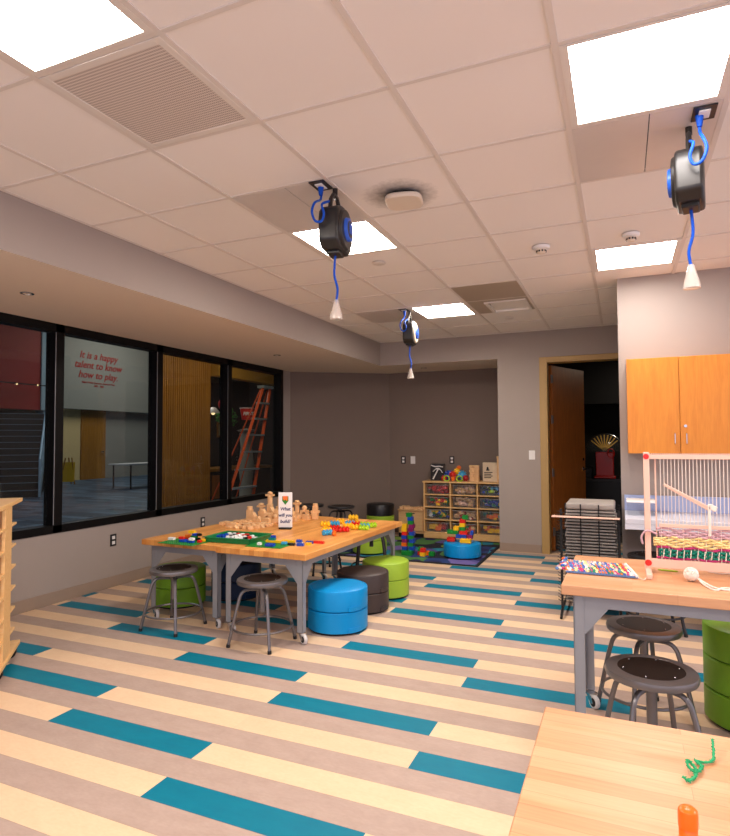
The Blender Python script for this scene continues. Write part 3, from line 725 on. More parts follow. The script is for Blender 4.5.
work_table('butcher block table under the window wall holding the wooden blocks', (-3.153, 4.575, 0), rad(90) + TR_, 1.83, .775)
work_table('butcher block table at right carrying the weaving loom', (-.253 + .915, 2.735 + .365, 0), rad(-.8), 1.83, .73, 'butcher_pale', H=ZR, over=.045)
work_table('butcher block table in the near right corner of the view', (-.181 + .915, 1.486 - .365, 0), 0, 1.83, .73, 'butcher_pale', H=ZR)

def stool(label, x, y, rz, mat='stool', H=.45, first=None):
    if first is not None: return dup(first, label, (x, y, 0), rz)
    t = thing('screw_stool', label, 'stool', (x, y, 0), rz)
    R = .18
    MB().lathe([(.126, H - .002), (.130, H + .004), (.16, H + .004), (R - .004, H), (R, H - .014), (R - .004, H - .028), (R - .015, H - .030), (R - .02, H - .02), (.12, H - .012), (0, H - .012)], seg=40).build('seat_ring', mat, t)
    MB().lathe([(.133, H - .006), (.131, H + .003), (0, H + .004)], seg=40).build('seat_pad', 'seatpad', t)
    m = MB()
    for k in range(6): m.ball((.112 * math.cos(k * PI / 3), .112 * math.sin(k * PI / 3), H + .004), .0035, seg=8)
    m.build('rivets', 'chrome', t)
    MB().cyl((0, 0, H - .20), (0, 0, H - .012), .011).cyl((0, 0, H - .03), (0, 0, H - .012), .05).cyl((0, 0, H - .085), (0, 0, H - .06), .03).build('screw_post', mat, t)
    MB().cyl((0, 0, H - .23), (0, 0, H - .068), .021).build('hub', mat, t)
    for k in range(4):
        a = PI / 4 + k * PI / 2; c, s = math.cos(a), math.sin(a)
        prof = [(.0, H - .078), (.05, H - .070), (.095, H - .068), (.128, H - .075), (.150, H - .098), (.163, H - .135), (.185, H - .22), (.211, .12), (.235, .015)]
        P = cr_pts([(r * c, r * s, z) for r, z in prof], 4)
        leg = MB().tube(P, .0115, 8).build('leg', mat, t)
        MB().cyl((.237 * c, .237 * s, 0), (.234 * c, .234 * s, .022), .0135).build('foot_cap', 'rubber', leg)
    MB().tube([(.208 * math.cos(i * PI / 20), .208 * math.sin(i * PI / 20), .125) for i in range(40)], .008, 8, True).build('foot_ring', mat, t)
    return t
sA = stool('grey metal stool under the left end of the table in front of the green pouf', -3.168, 3.60, 0)
stool('grey metal stool left of the blue pouf at the table front', -2.345, 3.565, 0, first=sA)
sC = stool('near grey metal stool in front of the right work table', .092, 2.754, rad(18), 'stool', .463)
stool('grey metal stool pushed partly under the right work table', .083, 3.39, rad(30), first=sC)
sD = stool('charcoal stool behind the block table before the black and green pouf', -3.44, 7.10, rad(0), 'stool_dark', .545); sD.location.z = .0125
stool('charcoal stool behind the block table nearer the window', -3.95, 7.20, rad(40), first=sD).location.z = 0
stool('charcoal stool tucked under the table behind the lime pouf', -2.42, 5.72, rad(20), first=sD, mat='stool_dark')
stool('charcoal stool tucked under the table centre behind the charcoal pouf', -3.02, 5.75, rad(50), first=sD).location.z = 0
stool('charcoal stool beyond the right work table by the loom', .20, 4.98, rad(10), 'stool_dark', .545)

# poufs -----------------------------------------------------
def pouf(label, x, y, mats, rz=0, R=.225, hs=.155, handle=True, z=0):
    t = thing('pouf', label, 'pouf', (x, y, z), rz)
    MB().lathe([(0, 0), (R - .02, 0), (R - .012, .012), (R - .012, .018), (0, .018)], seg=48).build('base', 'rubber', t)
    for k, mt in enumerate(mats):
        z0 = .014 + k * hs; z1 = z0 + hs - .004; last = k == len(mats) - 1
        prof = [(0, z0), (R - .008, z0), (R, z0 + .005), (R, z1 - .006), (R - .006, z1)]
        if last: prof = [(0, z0), (R - .008, z0), (R, z0 + .005), (R, z1 - .014), (R - .004, z1 - .005), (R - .014, z1), (R - .020, z1 - .003), (R - .028, z1 + .001), (R * .6, z1 + .008), (0, z1 + .010)]
        else: prof += [(0, z1)]
        sg = MB().lathe(prof, seg=56).build('cushion_segment', mt, t)
        if handle:
            m = MB(); hz = z0 + (.022 if k == 0 else .020)
            pts = []
            for i in range(7):
                a = rad(-14 + i * 28 / 6); pts.append(a)
            for a0, a1 in zip(pts, pts[1:]):
                am = (a0 + a1) / 2; m.box(((R + .001) * math.cos(am), (R + .001) * math.sin(am), hz), (.009, R * (a1 - a0) * 1.06, .034), rz=am)
            m.build('grip_strap', mt, sg)
    return t
pouf('blue two-piece pouf on the floor beside the table', -2.012, 4.09, ['blue'] * 2, rad(-30), .228)
pouf('charcoal two-piece pouf between the blue and the lime pouf', -2.04, 4.63, ['char'] * 2, rad(-12), .22)
pouf('lime green two-piece pouf behind the charcoal pouf', -2.025, 5.12, ['lime'] * 2, rad(120), .215, handle=False)
pouf('green pouf under the table behind the left metal stool', -3.60, 4.17, ['green'] * 2, rad(-62), .22)
pouf('dark navy pouf in shadow under the table between the middle legs', -3.28, 4.56, ['navy'] * 2, rad(-20), .225)
pouf('lime green pouf far under the table beyond the stools', -2.95, 6.92, ['lime'] * 2, 0, .215, handle=False, z=.0125)
pouf('tall green three-piece pouf by the right work table', .588, 3.52, ['green'] * 3, rad(-70), .226, .158, handle=False)
pouf('black topped green pouf stack standing in the niche corner', -3.22, 7.95, ['lime', 'lime', 'black'], 0, .20, .163, handle=False, z=.0125)
pouf('low blue single pouf on the patterned rug carrying toy bricks', -1.80, 7.085, ['blue'], rad(-30), .225, .158, handle=True, z=.0125)

# rug -------------------------------------------------------
t = thing('play_rug', 'patterned purple, blue and green play rug with black edge in the niche', 'rug', (-2.6, 7.42, 0))
MB().bb((-1.05, -.78, .0), (1.055, .80, .010)).build('pile', 'rug', t, smooth=False)
m = MB()
for s in (-1, 1): m.bb((-1.09, s * .78 + (0 if s > 0 else -.035), 0), (1.095, s * .78 + (.035 if s > 0 else 0), .012))
m.bb((-1.09, -.78, 0), (-1.05, .78, .012)).bb((1.055, -.78, 0), (1.095, .78, .012)); m.build('binding', 'rug_edge', t, bev=.003)
# ------------------------------------------------------------------ bin shelf in the niche
SX0, SX1, SY, SZ = -2.665, XN - .012, 8.25, .83
t = thing('cubby_shelf', 'birch cubby shelf with twelve bin spaces against the niche wall', 'shelf', (SX0, SY, 0)); sh = t
W_ = SX1 - SX0; D_ = .37; cw = (W_ - .018) / 3
for i in range(4): MB().bb((i * cw, 0, .10), (i * cw + .018, D_, SZ - .022)).build('upright', 'birch', t, bev=.002)
zz = [.10, .285, .465, .645]
for z in zz: MB().bb((.018, .002, z - .016), (W_ - .001, D_, z)).build('shelf_board', 'birch', t, bev=.002)
MB().bb((-.012, -.01, SZ - .022), (W_ + .001, D_, SZ)).build('top', 'birch', t, bev=.003)
MB().bb((0, .005, .012), (W_, D_, .084)).build('plinth', 'birch', t, bev=.003); MB().bb((.018, D_ - .008, .10), (W_ - .018, D_, SZ - .022)).build('back_panel', 'ply', t)
binproto = None
def bin_(label, loc, wd=.325, h=.135, d=.30):
    t = thing('storage_bin', label, 'storage bin', loc)
    m = MB(); th = .003
    m.bb((-wd / 2, 0, 0), (wd / 2, th, h)).bb((-wd / 2, d - th, 0), (wd / 2, d, h)).bb((-wd / 2, 0, 0), (-wd / 2 + th, d, h)).bb((wd / 2 - th, 0, 0), (wd / 2, d, h)).bb((-wd / 2, 0, 0), (wd / 2, d, th))
    m.build('tub', 'bin', t, smooth=False)
    m = MB()
    for a, b in (((-wd / 2 - .008, -.008), (wd / 2 + .008, .004)), ((-wd / 2 - .008, d - .004), (wd / 2 + .008, d + .008)), ((-wd / 2 - .008, 0), (-wd / 2 + .003, d)), ((wd / 2 - .003, 0), (wd / 2 + .008, d))): m.bb((*a, h - .006), (*b, h))
    m.build('rim', 'clear', t, smooth=False)
    return t
fills = [[(['p_red', 'p_red', 'text_red'], 'red toy pieces'), (['block', 'loom', 'ply'], 'plain wooden blocks'), (['p_blue', 'p_black', 'p_sky', 'p_lime', 'p_white'], 'dark blue and grey pieces')],
         [(['p_orange', 'p_red', 'p_yellow', 'p_green'], 'orange, red and green pieces'), (['block', 'loom', 'block'], 'wooden blocks heaped above the rim'), (['p_blue', 'p_teal', 'p_blue', 'p_yellow'], 'navy pieces with one yellow block')],
         [(['p_blue', 'p_green', 'p_black', 'p_yellow', 'p_black', 'p_white'], 'mixed dark small bricks'), (['block', 'loom', 'text_red', 'block'], 'small wood pieces with red bits'), (['p_yellow', 'p_orange', 'p_teal', 'p_lime'], 'yellow and orange blocks with some teal')],
         [(['p_yellow', 'p_orange', 'p_red'], 'large yellow, orange and red blocks'), (['p_red', 'p_green', 'p_orange', 'block'], 'red and green mixed pieces'), (['p_yellow', 'p_orange', 'p_yellow', 'p_purple'], 'yellow blocks in the bottom right space')]]
rown = ['top', 'second', 'third', 'bottom']; coln = ['left', 'middle', 'right']
for r in range(4):
    for c in range(3):
        mats, desc = fills[r][c]
        x = SX0 + c * cw + .009 + cw / 2; z = zz[3 - r]; 
        if r == 3: z = zz[0]
        bin_('clear bin of %s, %s %s of cubby shelf' % (desc, rown[r], coln[c]), (x, SY + .03, z + .0005))
        m = MB(); big = (r == 3 and c != 1) or (r == 2 and c == 2)
        n = 30 if big else 80; s = .058 if big else .040
        if r == 3 and c == 0: n = 18; s = .075
        for k in range(n):
            q = s * random.uniform(.7, 1.2); f = random.random()
            zz_ = .006 + q / 2 + random.random() * max(.01, (.118 if not (r == 1 and c == 1) else .135) - q)
            px = random.uniform(-.15 + q * .5, .15 - q * .5)
            mi = k % len(mats)
            if r == 3 and c == 0: mi = 0 if px < -.04 else (1 if px < .03 else 2)
            if r == 1 and c == 2: mi = 3 if px > .07 else k % 3
            m.box((px, random.uniform(.012 + q / 2, .28 - q / 2), zz_), (q * 1.3 if not big else q, q, q * .8), random.uniform(-.3, .3) if big else random.random() * 3, 0 if big else random.random(), 0, mi=mi)
        tag(m.build('toy_pieces', mats, loc=(x, SY + .03, z), smooth=False), 'heap of %s filling the %s %s bin' % (desc, rown[r], coln[c]), 'toy pieces', None, 'stuff')
# small wooden cabinet left of it
t = thing('toy_cabinet', 'low pale wooden cabinet with drop door left of the cubby shelf', 'cabinet', (-3.06, 8.25, 0))
MB().bb((0, .02, .06), (.38, .38, .39)).bb((-.004, -.01, .39), (.384, .385, .41)).build('body', 'ply', t, bev=.003)
d_ = MB().bb((.008, 0, .10), (.372, .02, .375)).build('door', 'ply', t, bev=.003); MB().bb((.12, -.003, .345), (.26, .001, .358)).build('finger_slot', 'black', d_); MB().bb((.0, .03, .0), (.38, .36, .06)).build('plinth', 'black', t)
def wblock(p, d, rz=0, label='plain wooden block lying on top of the low cabinet', group='blocks on the low cabinet', rx=0, name='wooden_block'):
    return tag(MB().box((0, 0, d[2] / 2), d, 0).build(name, 'block', loc=p, rz=rz, bev=.002), label, 'block', group)
for k in range(12): wblock((-3.06 + .04 + (k % 6) * .06, 8.27 + (k // 6) * .1 + random.uniform(0, .03), .4105), (.045, .07, random.choice((.02, .03, .035))), random.uniform(-.5, .5))

# things on the cubby shelf top
z = SZ + .0005
t = thing('toy_pick_box', 'dark box printed with a white pickaxe on the cubby shelf', 'toy box', (-2.50, 8.40, z))
MB().bb((-.10, 0, 0), (.10, .09, .245)).build('carton', 'stool_dark', t, bev=.002)
m = MB().tube([(-.06, -.006, .02), (.02, -.006, .17)], .010, 6); m.tube(cr_pts([(-.06, -.006, .13), (-.01, -.006, .172), (.045, -.006, .165), (.085, -.006, .115)]), [.006] * 6 + [.013] * 6 + [.006] * 7, 6)
m.tube(cr_pts([(-.09, -.003, .225), (-.03, -.003, .205), (.03, -.003, .21), (.09, -.003, .20)]), .008, 5); m.build('white_print', 'white', t)
cols = ['p_red', 'p_blue', 'p_yellow', 'p_sky', 'p_orange', 'p_green']
def gearball(label, p, r, mat):
    m = MB().ball(p, r * .72, seg=12)
    for k in range(10):
        a = k * PI / 5; m.cyl((p[0], p[1], p[2]), (p[0] + r * math.cos(a), p[1], p[2] + r * math.sin(a)), r * .2, seg=6)
    return tag(m.build('plastic_gear', mat), label, 'toy')
def ring(label, p, r, mat):
    return tag(MB().tube([(p[0] + r * math.cos(i * PI / 10), p[1], p[2] + r * math.sin(i * PI / 10)) for i in range(20)], r * .22, 8, True).build('plastic_ring', mat), label, 'toy')
gearball('red spiked plastic ball at the left of the toy pile on the shelf', (-2.385, 8.36, z + .041), .04, 'p_red')
gearball('dark blue spiked plastic ball at the back of the toy pile', (-2.33, 8.45, z + .076), .075, 'p_blue')
gearball('red spiked plastic ball standing behind the two yellow-green rings', (-2.26, 8.38, z + .091), .055, 'p_red')
gearball('yellow spiked plastic ball near the top of the toy pile', (-2.20, 8.40, z + .141), .05, 'p_yellow')
gearball('orange spiked plastic ball on the very top of the toy pile', (-2.175, 8.41, z + .19), .035, 'p_orange')
gearball('sky blue spiked plastic ball at the right of the toy pile', (-2.125, 8.40, z + .09), .065, 'p_sky')
gearball('dark red spiked plastic ball at the right end of the toy pile', (-2.065, 8.36, z + .046), .045, 'text_red')
ring('lime plastic ring lying left in front of the toy pile', (-2.33, 8.30, z + .04), .04, 'p_lime'); ring('lime plastic ring lying right in front of the toy pile', (-2.14, 8.30, z + .04), .04, 'p_lime')
gearball('small orange spiked ball between the two lime rings', (-2.235, 8.30, z + .036), .035, 'p_orange')
n = 0
for lv in range(7):
    for s in (-1, 1):
        n += 1
        wblock((-1.945 + s * .035, 8.40 + (lv % 2) * .01, z + lv * .033), (.066, .06, .032), random.uniform(-.2, .2), 'wooden block stacked in the square tower on the cubby shelf', 'tower blocks on the cubby shelf')
t = thing('block_carton', 'pale carton with black print standing on the cubby shelf', 'toy box', (-1.73, 8.42, z))
MB().bb((-.10, 0, 0), (.10, .10, .27)).build('carton', 'paper', t, bev=.002)
m = MB().ball((-.03, -.002, .19), .016, (1, .1, 1.2)).bb((-.05, -.002, .155), (-.005, 0, .175))
for k in range(4): m.bb((-.08, -.002, .05 + k * .024), (.02 + .02 * (k % 2), 0, .062 + k * .024))
m.build('print', 'black', t)
tag(MB().bb((-1.622, 8.38, z), (-1.585, 8.46, z + .33)).bb((-1.625, 8.375, z + .33), (-1.582, 8.465, z + .36)).build('wooden_block', 'block', bev=.003), 'tall narrow wooden post standing right of the printed carton', 'block')

# ------------------------------------------------------------------ bricks
BR = {}
def brick(label, p, mat, nx=2, ny=2, u=.032, h=.045, rz=0, group=None, name='toy_brick'):
    key = (mat, nx, ny, u, h)
    if key in BR:
        o = BR[key].copy(); COL.objects.link(o); o.location = p; o.rotation_euler = (0, 0, rz)
        if 'group' in o: del o['group']
    else:
        m = MB().bb((-nx * u / 2, -ny * u / 2, 0), (nx * u / 2, ny * u / 2, h))
        for i in range(nx):
            for j in range(ny):
                c = ((i - (nx - 1) / 2) * u, (j - (ny - 1) / 2) * u); m.cyl((*c, h - .001), (*c, h + u * .2), u * .3, seg=10)
        o = m.build(name, mat, loc=p, rz=rz); BR[key] = o
    return tag(o, label, 'toy brick', group)
# tower on the rug
zr = .0125
colr = ['p_green', 'p_blue', 'p_green', 'p_blue', 'p_green', 'p_blue', 'p_purple', 'p_purple', 'p_green', 'p_blue', 'p_green', 'p_blue']
tx0, ty0 = -2.43, 7.02
cn = lambda s: s[2:]
ordn = ['lowest', 'second', 'third', 'fourth', 'fifth', 'sixth', 'seventh', 'eighth', 'ninth', 'tenth', 'eleventh', 'top']
for k, c in enumerate(colr[:11]):
    brick('%s brick, %s up the tall right column of the rug tower' % (cn(c), ordn[k]), (tx0 + (.012 if k % 2 else -.004) + (0 if k < 9 else -.02), ty0, zr + k * .0455), c)
for k, c in enumerate(['p_green', 'p_blue', 'p_orange', 'p_purple', 'p_blue', 'p_red', 'p_yellow', 'p_yellow']):
    brick('%s brick, %s up the left column of the rug tower' % (cn(c), ordn[k]), (tx0 - .085 + (k % 2) * .006, ty0 - .01, zr + k * .0455), c)
brick('long green brick lying before the rug tower', (tx0 - .02, ty0 - .10, zr), 'p_green', 4, 2)
for lb, dx, dy, dz, c in (('red brick in the small rug pile right of the tower', .13, -.02, 0, 'p_red'), ('yellow brick at the front of the small rug pile', .18, -.09, 0, 'p_yellow'), ('orange brick on top of the small rug pile', .20, -.01, 0, 'p_orange'),
                          ('green brick at the right end of the small rug pile', .275, -.03, 0, 'p_green'), ('red brick stacked on the yellow one in the small rug pile', .18, -.085, .046, 'p_red'), ('green brick stacked on the red one nearest the tower', .13, -.02, .046, 'p_green')):
    brick(lb, (tx0 + dx, ty0 + dy, zr + dz), c, rz=.1 if dz else 0)
# build on the low blue pouf
zp = .181 + .0125; px0, py0 = -1.77, 7.05; h = .045
for lb, x, k, c, nx, dy in (('red brick at the lower left of the brick build on the blue pouf', -.155, 0, 'p_red', 3, 0), ('long yellow brick at the foot of the brick build on the blue pouf', .035, 0, 'p_yellow', 4, -.05),
                        ('long blue brick in the second layer of the pouf build', -.03, 1, 'p_blue', 4, 0), ('purple brick at the right of the second layer of the pouf build', .075, 1, 'p_purple', 2, 0),
                        ('long green brick jutting out left in the pouf build', -.135, 2, 'p_green', 4, 0), ('red brick in the third layer of the pouf build', .0, 2, 'p_red', 3, 0), ('upright blue brick at the right of the pouf build', .10, 2, 'p_blue', 1, 0),
                        ('yellow brick above the jutting green one in the pouf build', -.09, 3, 'p_yellow', 2, 0), ('green brick in the fourth layer of the pouf build', -.015, 3, 'p_green', 2, 0),
                        ('yellow brick below the red one near the top of the pouf build', -.015, 4, 'p_yellow', 2, 0), ('red brick just below the top of the pouf build', -.012, 5, 'p_red', 2, 0), ('green brick crowning the pouf build', .02, 6, 'p_green', 2, 0)):
    brick(lb, (px0 + x, py0 + dy, zp + k * (h + .0005)), c, nx, 2)
ZT = .6355
# small studded bricks on green plates
def small(label, x, y, mat, nx=2, ny=2, z=ZT, rz=0, group=None): return brick(label, (x, y, z), mat, nx, ny, .0135, .017, rz, group)
def plate(label, x, y, rz, sx=.26, sy=.22):
    t = thing('baseplate', label, 'baseplate', (x, y, ZT), rz)
    MB().bb((-sx / 2, -sy / 2, 0), (sx / 2, sy / 2, .004)).build('sheet', 'plate', t)
    m = MB()
    for i in range(int(sx / .0215)):
        for j in range(int(sy / .0215)): m.cyl((-sx / 2 + .012 + i * .0215, -sy / 2 + .012 + j * .0215, .0035), (-sx / 2 + .012 + i * .0215, -sy / 2 + .012 + j * .0215, .0065), .005, seg=6)
    tag(m.build('studs', 'plate', t), kind='stuff')
plate('green studded plate with a small brick build at the left table end', -3.13, 3.69, TR_, .34, .25)
plate('green studded plate between the brick tray and the sign', -2.445, 3.83, TR_ + rad(4), .30, .25)
rr = random.Random(3)
zp2 = ZT + .0072
pcs = ['p_white', 'p_blue', 'p_red', 'p_yellow', 'p_orange', 'p_black', 'p_blue', 'p_red']
small('white brick at the left end of the left plate build', -3.28, 3.70, 'p_white', 4, 2, zp2); small('orange brick at the back left of the left plate build', -3.17, 3.76, 'p_orange', 3, 2, zp2 + .018 * 1)
small('orange brick under the back left of the left plate build', -3.17, 3.76, 'p_red', 4, 2, zp2)
small('blue brick in the middle of the left plate build', -3.13, 3.66, 'p_blue', 4, 3, zp2); small('red brick on the blue one of the left plate build', -3.155, 3.67, 'p_red', 3, 2, zp2 + .018)
small('blue brick at the right of the left plate build', -3.05, 3.65, 'p_blue', 4, 2, zp2); small('white brick on the right blue one of the left plate build', -3.04, 3.65, 'p_white', 3, 2, zp2 + .018)
small('black brick at the back of the left plate build', -3.09, 3.76, 'p_black', 5, 2, zp2); small('green brick in the second layer of the left plate build', -3.10, 3.75, 'p_green', 4, 2, zp2 + .018); small('blue brick above the green one of the left plate build', -3.09, 3.75, 'p_blue', 3, 2, zp2 + .036)
small('yellow brick topping the left plate build', -3.12, 3.75, 'p_yellow', 4, 2, zp2 + .054); small('black tile at the very top of the left plate build', -3.05, 3.75, 'p_black', 2, 2, zp2 + .054 - .018)
small('red brick on the right edge of the left plate', -2.99, 3.68, 'p_red', 2, 2, zp2); small('yellow brick behind the right red one on the left plate', -2.995, 3.73, 'p_yellow', 2, 2, zp2)
# tray with loose bricks
t = thing('brick_tray', 'green plastic tray filled with loose small bricks', 'tray', (-2.80, 3.915, ZT), TR_ + rad(3))
MB().bb((-.20, -.15, 0), (.20, .15, .004)).bb((-.205, -.155, 0), (.205, -.149, .04)).bb((-.205, .149, 0), (.205, .155, .04)).bb((-.205, -.155, 0), (-.199, .155, .04)).bb((.199, -.155, 0), (.205, .155, .04)).build('pan', 'tray', t, bev=.002)
MB().bb((-.22, -.17, .036), (.22, -.150, .041)).bb((-.22, .150, .036), (.22, .17, .041)).bb((-.22, -.17, .036), (-.20, .17, .041)).bb((.20, -.17, .036), (.22, .17, .041)).build('rim', 'tray', t, bev=.0015)
tp = ['p_white', 'p_blue', 'p_white', 'p_black', 'p_red', 'p_blue', 'p_white']
for k in range(64):
    c = tp[k % 7]; i, j = k % 10, k // 10
    small('small %s brick lying loose in the green tray' % cn(c), -2.80 - .165 + i * .036 + rr.uniform(-.004, .004), 3.915 - .115 + j * .036 + rr.uniform(-.003, .003), c, 2, 2 if k % 3 else 1, ZT + .0045 + (0), rr.uniform(-.3, .3), 'loose bricks in the tray')
for k in range(26):
    c = rr.choice(tp); i, j = k % 7, k // 7
    small('small %s brick lying on top of the heap in the green tray' % cn(c), -2.80 - .13 + i * .042 + rr.uniform(-.004, .004), 3.915 - .08 + j * .048, c, 2, 2, ZT + .0255, rr.uniform(-.6, .6), 'top bricks in the tray')
# second plate
small('long yellow brick wall at the back of the right plate', -2.44, 3.89, 'p_yellow', 12, 2, zp2); small('second long yellow brick at the right back of the right plate', -2.355, 3.935, 'p_yellow', 8, 2, zp2)
small('teal brick bridging the yellow wall on the right plate', -2.47, 3.89, 'p_teal', 4, 2, zp2 + .018); small('dark blue brick on the teal one on the right plate', -2.46, 3.89, 'p_blue', 3, 1, zp2 + .036)
small('white round-topped brick near the front of the right plate', -2.50, 3.76, 'p_white', 2, 2, zp2); small('flat blue brick at the front right of the right plate', -2.40, 3.75, 'p_blue', 5, 3, zp2)
for lb, x, y, c, nx, z in (('black brick under the loose pile right of the right plate', -2.285, 3.865, 'p_black', 4, ZT), ('white brick in the loose pile right of the right plate', -2.255, 3.93, 'p_white', 4, ZT), ('blue brick in the loose pile right of the right plate', -2.215, 3.875, 'p_blue', 4, ZT),
                        ('blue brick on top of the loose pile right of the right plate', -2.25, 3.92, 'p_blue', 3, ZT + .018), ('yellow brick at the right of the loose pile', -2.175, 3.93, 'p_yellow', 3, ZT), ('blue tile behind the loose pile', -2.20, 3.99, 'p_blue', 4, ZT), ('flat red piece lying alone right of the loose pile', -2.135, 4.02, 'p_red', 6, ZT),
                        ('sky blue brick left of the loose pile', -2.345, 3.86, 'p_sky', 3, zp2)):
    small(lb, x, y, c, nx, 2, z, .15)
# sign holder
t = thing('table_sign', 'white sign in an acrylic holder with a blue question on the block table', 'sign', (-2.765, 4.57, ZT), rad(18))
MB().bb((-.055, -.035, 0), (.055, .035, .016)).build('foot', 'black', t, bev=.004); MB().bb((-.062, -.004, .016), (.062, .004, .325)).build('card', 'white', t, bev=.001)
MB().prism([(-.028, .29), (.028, .29), (.028, .25), (0, .215), (-.028, .25)], Matrix(((1, 0, 0, 0), (0, 0, -1, -.0045), (0, 1, 0, 0), (0, 0, 0, 1))), .001).build('crest', 'leaf', t)
MB().bb((-.022, -.0065, .262), (.022, -.0055, .292)).ball((-.01, -.006, .262), .009, (1, .2, 1)).ball((.012, -.006, .258), .008, (1, .2, 1)).build('crest_mark', 'p_orange', t)
for s, z in (('What', .165), ('will you', .110), ('build?', .055)):
    q = text_mesh(s, .040, 'ink', 'lettering', t, .0006, .15, .0009); q.rotation_euler = (PI / 2, 0, 0); q.location = (0, -.0055, z)
# wooden block town on the table
GB = 'wooden block in the town of blocks behind the table sign'
def tower(x, y, parts, rz=0, label=None, grp='town blocks'):
    z = ZT
    for (kind, a, b, h) in parts:
        h = h * .86
        lb = label or GB
        if kind == 'b': m = MB().bb((-a / 2, -b / 2, 0), (a / 2, b / 2, h))
        elif kind == 'c': m = MB().cyl((0, 0, 0), (0, 0, h), a / 2, seg=20)
        elif kind == 't': m = MB().prism([(-a / 2, 0), (a / 2, 0), (0, h)], Matrix(((1, 0, 0, 0), (0, 0, 1, -b / 2), (0, 1, 0, 0), (0, 0, 0, 1))), b)
        elif kind == 'o': m = MB().lathe([(0, 0), (a * .35, 0), (a * .5, h * .3), (a * .48, h * .6), (a * .25, h * .9), (0, h)], seg=16)
        elif kind == 'a':
            m = MB(); P = [(-a / 2, 0), (-a / 4, 0)] + [(a / 4 * math.cos(q), a / 4 * math.sin(q)) for q in [PI * (1 - i / 8) for i in range(1, 8)]] + [(a / 4, 0), (a / 2, 0), (a / 2, h), (-a / 2, h)]
            m.prism(P, Matrix(((1, 0, 0, 0), (0, 0, 1, -b / 2), (0, 1, 0, 0), (0, 0, 0, 1))), b)
        o = m.build('wooden_block', 'block', loc=(x, y, z), rz=rz, bev=.0015 if kind != 'a' else 0); tag(o, lb, 'block', None if label else grp); z += h + .0003
        if label: o['group'] = label
B_ = 'b'
tower(-3.37, 4.90, [(B_, .06, .05, .06), (B_, .055, .05, .07), ('c', .055, 0, .035)], .2, 'wooden block in the square tower at the left of the block town')
tower(-3.33, 5.04, [(B_, .05, .05, .10), ('c', .04, 0, .04), (B_, .085, .04, .022), ('o', .06, 0, .03)], .1, 'wooden block in the mushroom-topped tower of the block town')
tower(-3.24, 5.06, [(B_, .08, .07, .09), (B_, .05, .05, .09), ('c', .05, 0, .09), (B_, .085, .045, .022), ('o', .05, 0, .035)], .1, 'wooden block in the tallest tower of the block town')
tower(-3.20, 5.17, [(B_, .09, .07, .09), (B_, .06, .05, .05), ('c', .035, 0, .09), ('o', .03, 0, .025)], 0, 'wooden block in the slim round spire of the block town')
tower(-3.30, 4.86, [(B_, .05, .05, .06), ('t', .06, .05, .05)]); tower(-3.245, 4.95, [(B_, .06, .05, .09), ('t', .06, .05, .05)], .1)
tower(-3.17, 4.98, [(B_, .07, .05, .11), ('t', .06, .05, .05)], -.1); tower(-3.14, 4.87, [(B_, .06, .05, .06), ('a', .07, .05, .045)], .2)
tower(-3.09, 4.96, [(B_, .07, .05, .10), (B_, .045, .04, .04)]); tower(-3.06, 4.87, [(B_, .06, .05, .05), ('o', .05, 0, .05)], .3)
tower(-3.12, 5.09, [(B_, .08, .05, .10), ('t', .07, .05, .05)]); tower(-3.02, 4.98, [(B_, .07, .05, .07), ('t', .06, .05, .05)], -.2)
tower(-3.20, 4.80, [(B_, .06, .05, .035), ('t', .06, .04, .04)]); tower(-3.10, 4.78, [('a', .08, .05, .045), (B_, .08, .05, .02)]); tower(-2.98, 4.86, [(B_, .06, .05, .05)], .3)
tower(-3.03, 5.12, [(B_, .07, .05, .10), (B_, .04, .04, .04)], .1); tower(-2.95, 5.04, [(B_, .05, .05, .05)])
tower(-3.05, 5.27, [(B_, .06, .05, .07), ('c', .045, 0, .09), (B_, .08, .045, .022), ('o', .05, 0, .03)], .1, 'wooden block in the pillar just right of the table sign')
tower(-2.975, 5.29, [(B_, .10, .05, .05), ('a', .08, .05, .045), ('o', .055, 0, .055)], .1, 'wooden block in the domed tower second right of the sign')
tower(-2.835, 5.26, [(B_, .055, .05, .07), (B_, .085, .045, .03), (B_, .05, .045, .05), ('c', .05, 0, .03)], .2, 'wooden block in the cross-shaped figure at the right end of the town')
tower(-2.905, 5.20, [(B_, .07, .05, .03), (B_, .05, .04, .025)]); tower(-3.00, 5.19, [(B_, .05, .05, .05)]); tower(-2.90, 5.34, [(B_, .05, .05, .04), ('t', .05, .05, .03)])
for k in range(30):
    i, j = k % 6, k // 6
    x = -3.45 + i * .082 + rr.uniform(-.010, .010) + j * .012; y = 4.44 + j * .062 + rr.uniform(-.006, .006) + (.12 if i < 2 else 0)
    kind = rr.choice(['b', 'b', 'c', 't', 'a']); tower(x, y, [(kind, rr.choice((.05, .06)), .04, rr.choice((.02, .03, .035)))], rr.uniform(-.25, .25), None)
